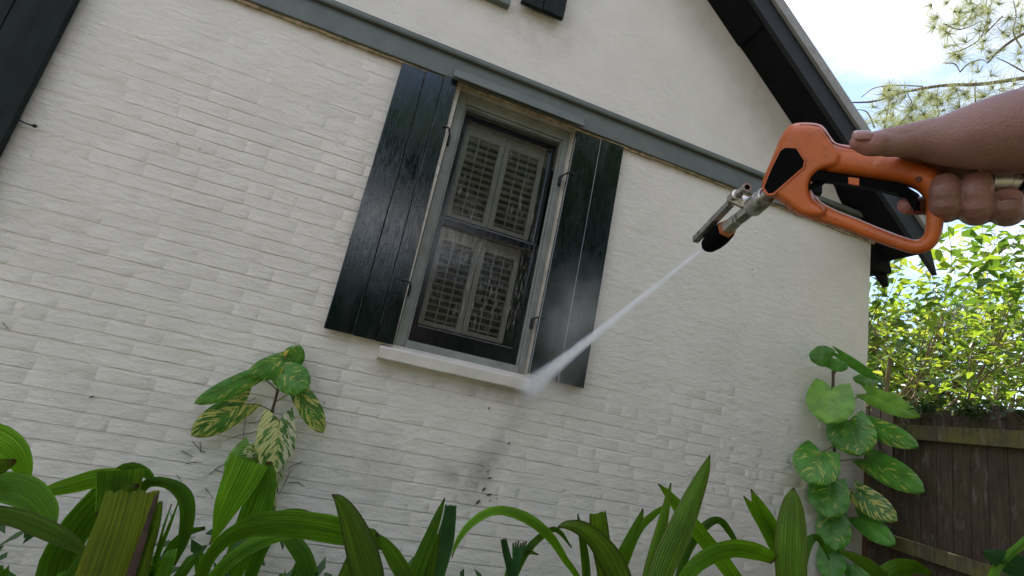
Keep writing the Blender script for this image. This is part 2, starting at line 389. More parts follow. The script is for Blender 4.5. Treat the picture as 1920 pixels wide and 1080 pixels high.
def sash(z0, z1, y, bt, tp):
    m = MB(); m.box(.250, .280, y, y+.035, z0, z1); m.box(.832, .862, y, y+.035, z0, z1); m.box(.2805, .8315, y+.001, y+.035, z0, z0+bt); m.box(.2805, .8315, y+.001, y+.035, z1-tp, z1)
    m.build('sash', M_sash, win, bevel=.003)
    m = MB(); m.box(.281, .831, y+.014, y+.017, z0+bt+.001, z1-tp-.001); m.build('glass_pane', M_glassL if z0 < 2 else M_glassU, win)
sash(1.652, 2.372, .078, .092, .045); sash(2.345, 3.060, .118, .045, .04)
def panel(x0, x1, z0, z1, nl, open_):
    st = .030; p = empty('interior_shutter', ((x0+x1)/2, .19, z0)); p.parent = win; p.matrix_parent_inverse = Matrix.Translation(-wloc(win))
    p.location = ((x0+x1)/2, .19, z0)
    return st
for (x0, x1, z0, z1, nl) in ((.287, .548, 2.42, 3.035, 12), (.552, .815, 2.42, 3.035, 12), (.285, .536, 1.765, 2.345, 12), (.540, .790, 1.765, 2.345, 12)):
    st = .032; m = MB(); m.box(x0, x0+st, .175, .20, z0, z1); m.box(x1-st, x1, .175, .20, z0, z1); m.box(x0+st+.0005, x1-st-.0005, .176, .20, z0, z0+.025); m.box(x0+st+.0005, x1-st-.0005, .176, .20, z1-.07, z1)
    m.build('shutter_frame', M_int, win, bevel=.002)
    lw = x1-x0-2*st-.004; me = None; a = .12
    n = nl; sp = (z1-.07-z0-.025)/n
    for k in range(n):
        zc = z0+.025+(k+.5)*sp
        if me is None:
            q = MB(); pr = []
            for (s, t_) in ((-.5, 0), (-.25, .12), (.25, .12), (.5, 0), (.25, -.12), (-.25, -.12)):
                yy = s*.036; zz = t_*.033; pr.append((-lw/2, yy*math.cos(a)-zz*math.sin(a), yy*math.sin(a)*-1+zz*math.cos(a)))
            q.prism(pr, (lw, 0, 0)); me = bpy.data.meshes.new('louver'); me.from_pydata([tuple(v) for v in q.v], [], q.f); me.materials.append(M_int)
        o = bpy.data.objects.new('louver', me); COL.objects.link(o); o.parent = win; o.matrix_parent_inverse = Matrix.Translation(-wloc(win)); o.location = ((x0+x1)/2, .198, zc)
    for q in (.33, .66):
        m = MB(); xx = x0+st+lw*q; m.box(xx-.0022, xx+.0022, .166, .170, z0+.026, z1-.071); m.build('tilt_rod', M_int, win)
# sill
mb = MB(); n = 26; 
vs = []; fs = []
for i in range(n+1):
    x = .115+(.923-.115)*i/n; e = .003*nz(x*14, 3); f_ = .003*nz(x*11, 9)
    vs += [(x, .045, 1.612), (x, -.040+e, 1.585+f_), (x, -.052+e, 1.577+f_), (x, -.054+e, 1.527+f_), (x, -.046, 1.519+f_), (x, .01, 1.519)]
for i in range(n):
    for k in range(6): fs.append((i*6+k, i*6+(k+1) % 6, (i+1)*6+(k+1) % 6, (i+1)*6+k))
fs += [tuple(range(5, -1, -1)), tuple(n*6+k for k in range(6))]
mk('sill', vs, fs, M_cream, win)
# ---- shutters
def board(parent, x0, x1, z0, z1, y0, y1, mat, seed, name='board', lean=(0, 0)):
    r = random.Random(seed); n = 14; v = []; f = []
    for i in range(n+1):
        t = i/n; z = z0+(z1-z0)*t; e = .0012*nz(seed*3.1, z*3); w_ = .0015*nz(seed*7.7, z*1.5); dx = 0; g0, g1 = lean[0]*(1-t), lean[1]*(1-t)
        e0, e1 = .0008*nz(seed, z*40), .0008*nz(seed+5, z*40)
        c = .003
        v += [(x0+c+g0+e0, y0+w_, z), (x1-c+g1+e1, y0+w_, z), (x1+g1+e1, y0+c+w_, z), (x1+g1+e1, y1, z), (x0+g0+e0, y1, z), (x0+g0+e0, y0+c+w_, z)]
    for i in range(n):
        for k in range(6): f.append((i*6+k, i*6+(k+1) % 6, (i+1)*6+(k+1) % 6, (i+1)*6+k))
    f += [tuple(range(5, -1, -1)), tuple(n*6+k for k in range(6))]
    return mk(name, v, f, mat, parent)
sh = empty('shutter', (0, -.03, 1.61)); sh.parent = house; sh['label'] = 'left shutter of the lower window, wet and glossy with blue sky reflections'
board(sh, -.164, -.032, 1.606, 3.124, -.042, -.016, M_shut, 1, lean=(-.001, .0072)); board(sh, -.0285, .0735, 1.604, 3.131, -.040, -.015, M_shut, 2, lean=(.0052, .012)); board(sh, .0742, .153, 1.602, 3.140, -.041, -.015, M_shut, 3, lean=(.0122, .022))
sh2 = empty('shutter', (1.08, -.03, 1.61)); sh2.parent = house; sh2['label'] = 'right shutter of the lower window, in the spray mist'
board(sh2, .918, 1.082, 1.616, 3.112, -.041, -.015, M_shut, 4, lean=(-.010, .0)); board(sh2, 1.0840, 1.247, 1.605, 3.122, -.042, -.016, M_shut, 5, lean=(-.001, -.003))
for s_, x0, x1, in ((sh, -.14, .13), (sh2, .94, 1.22)):
    for zz in (1.85, 2.85):
        m = MB(); m.box(x0, x1, -.0145, -.003, zz, zz+.07); m.build('batten', M_shut, s_)
# big shutter top left, its hook
big = empty('shutter', (-1.9, -.03, 1.6)); big.parent = house; big['label'] = 'wide dark plank shutter at the upper left edge'
board(big, -2.02, -1.812, 1.62, 3.12, -.05, -.02, M_shutd, 6); board(big, -1.808, -1.612, 1.62, 3.12, -.052, -.022, M_shutd, 8, lean=(0, -.012))
board(big, -2.23, -2.024, 1.62, 3.12, -.05, -.02, M_shutd, 7)
m = MB(); m.box(-2.2, -1.65, -.019, -.003, 1.8, 1.87); m.box(-2.2, -1.65, -.019, -.003, 2.8, 2.87); m.build('batten', M_shutd, big)
m = MB(); p0, p1 = W(30, 222, -.02), W(66, 237, -.02); m.tube([p0, (p0+p1)/2+Vector((0, 0, -.004)), p1], [.003, .003, .004], 6); m.tube([p1+Vector((.008*math.cos(a), -.004, .006*math.sin(a))) for a in np.linspace(0, 6.28, 9)], .003, 6); m.build('shutter_dog', M_iron, house, smooth=True)
# upper shutter and sill of gable window
ub = empty('shutter', (.54, -.03, 3.82)); ub.parent = house; ub['label'] = 'bottom corner of the upper gable window shutter at the top edge'
m = MB(); 
board(ub, .40, .536, 3.815, 5.0, -.062, -.03, M_shutd, 9); board(ub, .540, .682, 3.820, 5.0, -.062, -.03, M_shutd, 10)
m.box(-.5, .338, -.045, .0, 3.76, 3.80); m.build('upper_sill', M_trim, house, bevel=.003)
m = MB(); m.box(-.35, .33, -.012, -.001, 3.801, 4.9); m.build('upper_window', M_sash, house)
# hinges
for (par, px, py, dx) in ((sh, 841, 262, -1), (sh, 767, 543, -1), (sh2, 1050, 338, 1), (sh2, 998, 605, 1)):
    c = W(px, py, .035); m = MB(); m.box(c.x-.010, c.x+.010, .034, .0445, c.z-.035, c.z+.025)
    e = c.x+dx*.055; yy = -.046
    m.tube([(c.x, .030, c.z+.018), (c.x+dx*.010, -.0, c.z+.030), (c.x+dx*.02, yy, c.z+.026), (e, yy, c.z+.026)], .0055, 6); m.tube([(c.x, .028, c.z-.03), (c.x, .028, c.z+.032)], .0055, 8)
    m.build('hinge', M_iron, par, bevel=.001)
# tiny bits stuck on the wall below the window
for (px, py, s_) in ((917, 765, 5), (954, 831, 6), (915, 883, 5), (918, 896, 7), (907, 917, 8), (917, 927, 9), (896, 941, 10), (919, 938, 4), (932, 934, 3), (1411, 505, 4), (1412, 517, 3), (655, 448, 4), (375, 279, 3), (333, 268, 3), (172, 744, 6), (740, 1, 2)):
    c = W(px, py, -.004); a = random.uniform(.3, 1.2); l = s_/F*2.7*.6; d = Vector((math.cos(a), 0, -math.sin(a)*-1))*l
    m = MB(); m.tube([c-d, c+Vector((0, -.002, 0)), c+d], [.0008, l*.35, .0006], 5); m.build('dry_leaf_scrap', simple('dry_brown', (.06, .03, .02), .8), house)
# ------------------------------------------------------------------ FENCE
def woodmat(name, c, moss, mc=(.085, .09, .02)):
    m, t, b = newmat(name)
    n = tex(t, 14, 6, .7, stretch=(3, 3, .35)); col = ramp(t, n, [(.25, tuple(x*.45 for x in c)), (.5, c), (.78, tuple(x*1.9 for x in c))])
    n2 = tex(t, 7, 6, .7, loc=(3, 3, 3)); col = mixc(t, ramp(t, n2, [(.42, 0), (.62, moss)]), col, mc)
    n3 = tex(t, 26, 4, .7, stretch=(1, 1, .25), loc=(8, 3, 1)); col = mixc(t, ramp(t, n3, [(.56, 0), (.72, .7)]), col, (.20, .17, .14))
    L(t, col, b.inputs['Base Color']); b.inputs['Roughness'].default_value = .85
    bump(t, b, tex(t, 60, 4, .7, stretch=(2, 2, .15)), .7, .006); return m
M_wood = woodmat('weathered_fence_wood', (.055, .033, .024), .3); M_rail = woodmat('mossy_rail_wood', (.085, .07, .035), .95, (.13, .12, .025)); M_post = woodmat('reddish_post_wood', (.12, .06, .04), .2)
fa = CP+(Vector((3.364, 2.569, 0)))*1.05; fb = CP+(Vector((3.15, 1.616, 0)))*1.05
fd = (fb-fa); fd.z = 0; fd.normalize(); fn = Vector((fd.y, -fd.x, 0))
if fn.x > 0: fn = -fn   # towards the garden side (camera)
fence = empty('wooden_fence', (fa.x, fa.y, 0)); tag(fence, 'weathered dark plank fence with mossy rails beside the house corner', 'fence')
def fpt(s, off, z): return Vector((fa.x, fa.y, z))+fd*s+fn*off
def fbox(m, s0, s1, o0, o1, z0, z1):
    c = [fpt(s, o, z) for z in (z0, z1) for (s, o) in ((s0, o0), (s1, o0), (s1, o1), (s0, o1))]
    m.add(c, [(0, 3, 2, 1), (4, 5, 6, 7), (0, 1, 5, 4), (1, 2, 6, 5), (2, 3, 7, 6), (3, 0, 4, 7)])
s = -1.2; k = 0
while s < 3.2:
    wd = random.uniform(.085, .1); zt = 1.945+random.uniform(-.02, .015); m = MB(); of = random.uniform(-.004, .004)
    fbox(m, s, s+wd, -.02+of, .0+of, .0, zt-.03); fbox(m, s+.012, s+wd-.012, -.0195+of, -.0005+of, zt-.03, zt)
    m.build('board', M_wood, fence, bevel=.002); s += wd+random.uniform(.002, .010); k += 1
for z0, z1 in ((1.735, 1.825), (1.06, 1.14), (.3, .39)):
    m = MB(); fbox(m, -1.2, 3.2, .006, .045, z0, z1); m.build('rail', M_rail, fence, bevel=.004)
for s in (.02, 2.3):
    m = MB(); fbox(m, s, s+.075, .047, .11, 0, 1.86 if s > 1 else 1.80); m.build('post', M_post, fence, bevel=.004)
# ------------------------------------------------------------------ LEAF MATERIALS
def leafmat(name, c, trans, rough=.4, tc_=None, uvlines=0, tipc=None, spec=.5, var=.35, edge=None, patch=None):
    m, t, b = newmat(name); out = t.nodes['Material Output']
    n = tex(t, 6, 4, .6); oi = N(t, 'ShaderNodeObjectInfo')
    col = ramp(t, n, [(.3, tuple(x*(1-var) for x in c)), (.7, tuple(x*(1+var) for x in c))])
    if uvlines:
        uv = N(t, 'ShaderNodeUVMap'); sp = N(t, 'ShaderNodeSeparateXYZ'); L(t, uv.outputs[0], sp.inputs[0])
        cmb = N(t, 'ShaderNodeCombineXYZ'); L(t, math_(t, 'MULTIPLY', sp.outputs[0], 26.), cmb.inputs[0]); L(t, math_(t, 'MULTIPLY', sp.outputs[1], 2.5), cmb.inputs[1]); L(t, math_(t, 'MULTIPLY', oi.outputs['Random'], 50), cmb.inputs[2])
        ln = N(t, 'ShaderNodeTexNoise', i_Scale=1.0, i_Detail=4.0); L(t, cmb.outputs[0], ln.inputs[0])
        col = mixc(t, ramp(t, ln.outputs['Fac'], [(.35, .75), (.65, 0)]), col, tuple(x*.45 for x in c))
        col = mixc(t, ramp(t, ln.outputs['Fac'], [(.58, 0), (.74, .5)]), col, (c[0]*2.2, c[1]*1.6, c[2]*1.3))
        if edge:
            e = math_(t, 'ABSOLUTE', math_(t, 'SUBTRACT', sp.outputs[0], .5)); col = mixc(t, ramp(t, e, [(.30, 0), (.5, 1)]), col, edge)
        if patch:   # yellowing areas
            pn = tex(t, 5, 5, .6, loc=(2, 7, 1)); col = mixc(t, ramp(t, pn, [(.45, 0), (.65, .8)]), col, patch)
        rg = math_(t, 'SINE', math_(t, 'MULTIPLY', sp.outputs[0], 69.1)); col = mixc(t, ramp(t, rg, [(.2, .28), (.75, 0)]), col, tuple(x*.35 for x in c))  # pleat troughs darkened in the colour to stand for shade in the folds
        bs_ = tex(t, 34, 4, .65, loc=(4, 4, 9)); col = mixc(t, ramp(t, bs_, [(.66, 0), (.72, .75)]), col, (.14, .10, .03))
        # brown tip: uv.y runs from 0 at the tip
        col = mixc(t, ramp(t, sp.outputs[1], [(.004, 1), (.022, 0)]), col, (.09, .05, .025))
        bp_ = bump(t, None, rg, .5, .0035); bump(t, b, ln.outputs['Fac'], .35, .003, bp_)
    else:
        pn = tex(t, 40, 3, .6); bump(t, b, pn, .2, .002)
    hs = N(t, 'ShaderNodeHueSaturation'); L(t, math_(t, 'MULTIPLY_ADD', oi.outputs['Random'], .5, .75), hs.inputs['Value']); L(t, col, hs.inputs['Color']); col = hs.outputs[0]
    L(t, col, b.inputs['Base Color']); b.inputs['Roughness'].default_value = rough; b.inputs['Specular IOR Level'].default_value = spec
    tl = N(t, 'ShaderNodeBsdfTranslucent')
    if tc_: tl.inputs[0].default_value = rgb(tc_)
    else: L(t, mixc(t, 1.0, col, (1.6, 1.5, .7), 'MULTIPLY'), tl.inputs[0])
    ms = N(t, 'ShaderNodeMixShader', i_0=trans); L(t, b.outputs[0], ms.inputs[1]); L(t, tl.outputs[0], ms.inputs[2]); L(t, ms.outputs[0], out.inputs[0]); return m
M_bl = [leafmat('pleated_leaf_green', (.20, .48, .022), .55, .33, uvlines=1), leafmat('pleated_leaf_dark', (.13, .35, .018), .45, .3, uvlines=1),
        leafmat('pleated_leaf_light', (.20, .44, .028), .4, .35, uvlines=1, edge=(.15, .2, .03)), leafmat('pleated_leaf_olive', (.19, .38, .018), .4, .36, uvlines=1, edge=(.05, .07, .01)),
        leafmat('pleated_leaf_teal', (.06, .22, .055), .25, .4, uvlines=1)]
M_cut = leafmat('cut_leaf_yellow_green', (.21, .30, .02), .3, .5, uvlines=1, patch=(.24, .22, .025)); M_brown = simple('brown_dry_edge', (.07, .04, .03), .8, .4, 30)
def blade(parent, P, root=None, mat=0, twist=0, fold=.25, pleat=.10, ns=11, n=26, name='leaf', droop=0, cut=False, base_w=.35):
    """P: (px,py,depth,halfwidth px) from tip to base; the blade then runs on to its root in the ground"""
    pts = [D(p[0], p[1], p[2]) for p in P]; ws = [p[3]*p[2]/F*(.92 if len(P) > 4 else 1) for p in P]
    if root is not None:
        a = pts[-1]; t = (pts[-1]-pts[-2]).normalized(); rv = Vector(root)
        L_ = (rv-a).length
        q1 = a+t*min(L_*.3, .07)+(rv-a)*.12; q2 = rv+(a-rv)*.35+Vector((0, 0, L_*.1))
        pts += [q1, q2, rv]; ws += [ws[-1]*.9, ws[-1]*base_w, .006]
    C = catmull([tuple(p)+(w_,) for p, w_ in zip(pts, ws)], n)
    v = []; uv = []; f = []; m = ns*2; L_ = 0; pv = None
    for i, c in enumerate(C):
        p = Vector(c[:3]); w_ = max(c[3], .0012)
        a = Vector(C[max(i-1, 0)][:3]); b = Vector(C[min(i+1, n-1)][:3]); t = (b-a).normalized()
        view = (p-CP).normalized(); s_ = t.cross(view)
        if s_.length < .15: s_ = pv if pv is not None else t.orthogonal()
        s_.normalize()
        if pv is not None and s_.dot(pv) < 0: s_ = -s_
        if pv is not None: s_ = (s_*.6+pv*.4); s_ = (s_-t*s_.dot(t)).normalized()
        pv = s_; nrm = s_.cross(t).normalized()
        s2 = s_*math.cos(twist)+nrm*math.sin(twist); n2 = s2.cross(t)
        w2 = w_/max(.35, math.cos(twist)); L_ += 0 if i == 0 else (p-Vector(C[i-1][:3])).length
        for j in range(m+1):
            x = j/m*2-1; h = (-(1-abs(x))*fold + (pleat if j % 2 else -pleat)*(1-.5*abs(x)))*w2
            jag = 0
            if cut and i == 0: jag = random.uniform(-.004, .004)
            v.append(p+s2*x*w2*(1-.08*fold)+n2*h+t*jag); uv.append((j/m, L_))
    for i in range(n-1):
        for j in range(m):
            a = i*(m+1)+j; f.append((a, a+1, a+m+2, a+m+1))
    if cut: uv = [(a, b+.03) for a, b in uv]
    return mk(name, v, f, M_bl[mat] if isinstance(mat, int) else mat, parent, smooth=True, uv=uv)
def clump(name, label, root, group=None):
    e = empty(name, (root[0], root[1], 0)); tag(e, label, 'plant', group); return e
def filler(parent, root, n, zr, spread, seed, mats=(1, 0, 1), wr=(.009, .02)):
    r = random.Random(seed)
    for k in range(n):
        a = r.uniform(0, 6.28); h = r.uniform(*zr); sp = spread*r.uniform(.4, 1)
        rv = Vector((root[0]+r.uniform(-.08, .08), root[1]+r.uniform(-.08, .08), 0)); d = Vector((math.cos(a), math.sin(a)*.7, 0))
        top = rv+d*sp*.55+Vector((0, 0, h)); tip = rv+d*sp*r.uniform(.9, 1.3)+Vector((0, 0, h*r.uniform(.72, 1.0)))
        if top.y > -.04: top.y = -.05
        if tip.y > -.04: tip.y = -.05
        wd = r.uniform(*wr); P = []
        for q in (tip, (tip*.45+top*.55)+Vector((0, 0, .02)), top, rv*.5+top*.5-d*sp*.05):
            x, y, z_ = topx(q); P.append([x, y, z_, wd*F/z_ if q is not tip else 1])
        if min(p[2] for p in P) < .5: continue
        blade(parent, [tuple(p) for p in P], tuple(rv), r.choice(mats), twist=r.uniform(-.6, .6), fold=.3, ns=7, n=22)
# ---------------- foreground pleated plants
def Y(px, py, y): # depth of pixel on plane y
    r = ray(px, py); return (y+DIST)/r.y
def B(parent, y, P, root, **k): return blade(parent, [(a, b, Y(a, b, y+(e[1] if len(e) > 1 else 0)), e[0]) for (a, b, *e) in P], root, **k)
def rt_(px, y): q = D(px, 1080, Y(px, 1080, y)); return (q.x, y, 0)
A1 = clump('pleated_plant', 'broad arching pleated leaves at the bottom left corner', rt_(60, -.95))
R1 = rt_(60, -.9)
RL1 = rt_(-260, -.9)
B(A1, -.75, [(54, 906, 2), (42, 872, 17), (16, 838, 27), (-30, 818, 30), (-90, 840, 30)], RL1, mat=0, twist=.1)
B(A1, -.95, [(30, 862, 3), (18, 868, 9), (0, 875, 14), (-60, 905, 22)], RL1, mat=3, twist=.2)
B(A1, -.9, [(100, 992, 4), (85, 960, 22), (50, 925, 30), (0, 915, 32), (-70, 950, 34)], RL1, mat=0, twist=-.35)
B(A1, -1.1, [(170, 1043, 2), (135, 1018, 13), (85, 992, 18), (20, 968, 17), (-60, 965, 18), (-140, 1000, 16)], RL1, mat=2, twist=.3)
B(A1, -.6, [(72, 932, 2), (95, 920, 12), (140, 908, 17), (190, 896, 19), (228, 905, 20), (242, 945, 18), (236, 1010, 16)], None, mat=0, twist=-.4)
filler(A1, R1, 12, (.55, .86), .45, 3)
A2 = clump('pleated_plant', 'drooping dark pleated leaves behind the large cut leaf, bottom left', rt_(250, -.5)); R2 = rt_(255, -.5)
B(A2, -.62, [(216, 965, 30), (222, 925, 33), (227, 881, 37)], None, mat=0, twist=.1, fold=.1, n=14)
B(A2, -.5, [(326, 1062, 2), (345, 1010, 11), (352, 960, 14), (343, 925, 14), (310, 905, 10), (268, 912, 10), (240, 990, 9)], R2, mat=1, twist=.25)
B(A2, -.4, [(292, 905, 3), (270, 885, 10), (235, 880, 13), (190, 930, 24), (130, 1010, 30)], R2, mat=1, twist=.2)
B(A2, -.4, [(335, 940, 1), (318, 985, 3), (300, 1030, 4), (285, 1080, 4)], R2, mat=1); B(A2, -.4, [(322, 945, 1), (308, 985, 2), (290, 1050, 3)], R2, mat=1)
B(A2, -.45, [(385, 990, 3), (350, 1000, 7), (320, 1030, 9), (300, 1080, 9)], R2, mat=1)
filler(A2, R2, 18, (.5, .84), .36, 25, (1, 1, 0))
A2b = clump('pleated_plant', 'large close yellow-green leaf cut straight across with a brown edge', rt_(170, -1.35)); R2b = rt_(175, -1.3)
B(A2b, -1.35, [(250, 921, 46), (240, 960, 48), (225, 1010, 52), (205, 1070, 54), (185, 1130, 50)], R2b, mat=M_cut, twist=.15, fold=.12, pleat=.035, cut=True, name='cut_leaf')
B(A2b, -1.348, [(295, 926, 3), (283, 960, 4), (268, 1010, 6), (246, 1075, 8), (232, 1120, 8)], R2b, mat=M_brown, name='brown_leaf_edge', pleat=.0, cut=True)
B(A2b, -1.33, [(300, 940, 5), (290, 985, 9), (270, 1040, 14), (255, 1090, 14)], R2b, mat=3, cut=True)
B(A2b, -1.34, [(262, 908, 3), (240, 920, 11), (212, 938, 5), (205, 945, 2)], None, mat=2, name='leaf_flap', n=12)
A3 = clump('pleated_plant', 'plant with a long arching pleated leaf and a folded drooping leaf, below the left vine', rt_(470, -.5)); R3_ = rt_(500, -.5)
B(A3, -.42, [(392, 1022, 1), (405, 1000, 8), (425, 950, 24), (448, 905, 34), (468, 864, 38)], None, n=18, mat=0, twist=.1, fold=.15, pleat=.05)
B(A3, -.36, [(505, 865, 5), (500, 900, 20), (480, 960, 30), (450, 1040, 26), (430, 1090, 20)], R3_, mat=1, twist=-.4)
B(A3, -.65, [(718, 1031, 2), (695, 1015, 12), (640, 997, 25), (570, 984, 26), (500, 982, 24), (440, 1000, 17), (400, 1035, 13), (375, 1085, 12)], R3_, mat=0, twist=.35)
B(A3, -.55, [(590, 1000, 3), (540, 1003, 9), (490, 1015, 14), (445, 1040, 14), (400, 1085, 12)], R3_, mat=0, twist=-.3)
B(A3, -.5, [(595, 968, 2), (560, 962, 8), (525, 970, 10), (500, 1010, 12)], R3_, mat=1, twist=.4)
B(A3, -.35, [(497, 950, 1), (512, 975, 8), (545, 1010, 14), (575, 1060, 16)], R3_, mat=1, twist=.3)
filler(A3, R3_, 12, (.4, .66), .4, 8, (1, 1, 0))
A4 = clump('pleated_plant', 'upright dark-tipped pleated leaf left of the bottom centre', rt_(700, -.75)); R4 = rt_(700, -.75)
B(A4, -.85, [(622, 927, 1), (636, 938, 11), (652, 965, 20), (670, 1010, 29), (685, 1060, 33), (695, 1110, 30)], R4, mat=3, twist=.35, fold=.45)
B(A4, -.7, [(718, 1030, 3), (705, 1012, 10), (690, 1003, 12), (670, 1030, 12)], R4, mat=2, twist=.2)
B(A4, -.75, [(705, 1000, 2), (722, 1020, 10), (742, 1050, 15), (765, 1100, 16)], R4, mat=0, twist=-.4)
filler(A4, R4, 8, (.4, .55), .35, 10, (1, 0, 1))
A5 = clump('pleated_plant', 'narrow spear leaf beside a flat-cut blue-green leaf, bottom centre', rt_(800, -.6)); R5 = rt_(800, -.6)
B(A5, -.65, [(834, 933, 1), (822, 965, 8), (805, 1010, 13), (785, 1060, 16), (770, 1110, 14)], R5, mat=1, twist=.2, fold=.5)
B(A5, -.6, [(845, 947, 12), (842, 975, 14), (832, 1020, 20), (815, 1060, 26), (800, 1110, 26)], R5, mat=4, twist=.2, fold=.15, cut=True)
B(A5, -.62, [(818, 1000, 7), (815, 1030, 8), (808, 1070, 9)], R5, mat=3, cut=True)
filler(A5, R5, 6, (.35, .5), .35, 12, (1, 0, 4))
A6 = clump('pleated_plant', 'thin arching leaf with small comb-like cut leaf at the bottom centre', rt_(960, -.45)); R6 = rt_(965, -.4)
B(A6, -.45, [(847, 1046, 1), (858, 1015, 5), (885, 980, 8), (930, 957, 9), (985, 970, 11), (1030, 1005, 10), (1060, 1050, 7), (1085, 1090, 6)], R6, mat=0, twist=.35)
for k in range(6): B(A6, -.5, [(962+k*5, 1018-(k % 3)*2, 1.6), (963+k*3, 1040, 2.4), (963+k*1.5, 1070, 2.2)], R6, mat=4, n=14, ns=2)
B(A6, -.5, [(944, 1011, 6), (950, 1040, 7), (958, 1075, 8)], R6, mat=4, cut=True)
B(A6, -.4, [(1072, 1028, 1), (1050, 998, 5), (1030, 995, 6), (990, 1030, 8), (965, 1080, 7)], R6, mat=1, twist=.4)
B(A6, -.4, [(1010, 1040, 1), (985, 1035, 6), (960, 1060, 7), (950, 1090, 7)], R6, mat=1)
filler(A6, R6, 10, (.35, .5), .4, 14, (1, 0, 1), (.007, .015))
A7 = clump('pleated_plant', 'curved olive leaf with a brown tip right of the bottom centre', rt_(1130, -.6)); R7 = rt_(1140, -.6)
B(A7, -.7, [(1046, 989, 2), (1062, 984, 8), (1090, 990, 15), (1120, 1014, 20), (1145, 1050, 26), (1165, 1100, 26)], R7, mat=3, twist=-.4, fold=.3)
B(A7, -.6, [(1120, 960, 16), (1123, 990, 18), (1128, 1030, 18), (1135, 1080, 16)], R7, mat=3, twist=.4, fold=.4, cut=True)
B(A7, -.5, [(1083, 963, 1), (1088, 990, 5), (1096, 1040, 8), (1100, 1090, 8)], R7, mat=1, twist=.3)
B(A7, -.55, [(1206, 953, 1), (1198, 978, 8), (1180, 1015, 11), (1162, 1050, 11), (1150, 1090, 9)], R7, mat=0, twist=.3)
B(A7, -.5, [(1252, 945, 2), (1225, 965, 6), (1200, 990, 7), (1180, 1030, 8)], R7, mat=0, twist=.4)
filler(A7, R7, 8, (.35, .52), .35, 16, (1, 0, 3))
A8 = clump('pleated_plant', 'tall pointed spear leaf with olive stripes, right of centre', rt_(1250, -.7)); R8 = rt_(1240, -.7)
B(A8, -.8, [(1331, 853, 1), (1322, 880, 10), (1303, 925, 18), (1278, 985, 24), (1250, 1045, 25), (1228, 1110, 22)], R8, mat=2, twist=.3, fold=.45)
B(A8, -.7, [(1234, 907, 1), (1252, 925, 8), (1280, 960, 14), (1320, 1010, 16), (1360, 1060, 16), (1390, 1110, 14)], R8, mat=0, twist=-.4)
B(A8, -.75, [(1258, 905, 1), (1252, 935, 6), (1240, 990, 11), (1224, 1050, 13), (1210, 1110, 12)], R8, mat=2, twist=.4)
B(A8, -.6, [(1390, 1040, 2), (1370, 1000, 6), (1345, 975, 7), (1310, 1000, 8)], R8, mat=1, twist=.3)
filler(A8, R8, 8, (.35, .52), .4, 18, (1, 0, 1))
A9 = clump('pleated_plant', 'broad upright pleated leaf with fine stripes beside an arching leaf, left of the right vine', rt_(1450, -.6)); R9 = rt_(1460, -.65)
B(A9, -.8, [(1488, 914, 1), (1486, 940, 17), (1484, 985, 27), (1482, 1040, 30), (1484, 1110, 28)], R9, mat=2, twist=.15, fold=.2, pleat=.05, ns=13)
B(A9, -.65, [(1408, 917, 1), (1422, 945, 11), (1445, 985, 15), (1470, 1040, 15), (1480, 1100, 13)], R9, mat=0, twist=-.35)
B(A9, -.65, [(1394, 930, 1), (1412, 955, 8), (1440, 1000, 11), (1465, 1055, 12)], R9, mat=0, twist=.35)
B(A9, -.8, [(1452, 1050, 10), (1420, 1035, 17), (1375, 1028, 17), (1330, 1042, 16), (1295, 1070, 14), (1275, 1110, 12)], R9, mat=0, twist=.4)
B(A9, -.45, [(1555, 1050, 1), (1535, 1010, 6), (1515, 1020, 8), (1500, 1080, 8)], R9, mat=1)
filler(A9, R9, 10, (.35, .52), .4, 20, (1, 0, 1))
A10 = clump('pleated_plant', 'low olive leaf at the foot of the right vine', rt_(1620, -.5)); R10 = rt_(1600, -.5)
B(A10, -.6, [(1570, 1033, 1), (1600, 1045, 9), (1640, 1070, 13), (1670, 1110, 14)], R10, mat=2, twist=.4)
B(A10, -.6, [(1748, 1078, 3), (1715, 1064, 12), (1680, 1070, 18), (1650, 1100, 18)], R10, mat=0, twist=.2)
filler(A10, R10, 10, (.35, .55), .35, 22, (1, 0, 1))
A11 = clump('pleated_plant', 'bluish broad leaf and thick stalk at the bottom right corner', rt_(1960, -1.2)); R11 = rt_(1960, -1.2)
B(A11, -1.3, [(1838, 1033, 2), (1860, 1044, 13), (1900, 1062, 22), (1950, 1090, 24)], R11, mat=4, twist=.3)
B(A11, -1.3, [(1930, 1008, 7), (1905, 1030, 7), (1880, 1052, 7), (1860, 1090, 7)], R11, mat=0, fold=.9)
# dark undergrowth
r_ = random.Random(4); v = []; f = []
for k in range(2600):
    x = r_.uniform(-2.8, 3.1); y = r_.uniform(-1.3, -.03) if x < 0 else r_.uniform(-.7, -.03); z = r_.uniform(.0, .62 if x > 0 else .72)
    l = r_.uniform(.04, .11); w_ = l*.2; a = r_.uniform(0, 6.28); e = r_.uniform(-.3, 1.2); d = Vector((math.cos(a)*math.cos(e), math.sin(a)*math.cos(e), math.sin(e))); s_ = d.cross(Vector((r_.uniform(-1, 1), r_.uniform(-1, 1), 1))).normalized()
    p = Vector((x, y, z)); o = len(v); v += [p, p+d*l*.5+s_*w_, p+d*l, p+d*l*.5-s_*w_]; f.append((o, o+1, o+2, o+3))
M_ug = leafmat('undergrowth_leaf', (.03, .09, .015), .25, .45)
tag(mk('undergrowth', v, f, M_ug, None), 'low dark green undergrowth in the bed along the wall', 'undergrowth', kind='stuff')
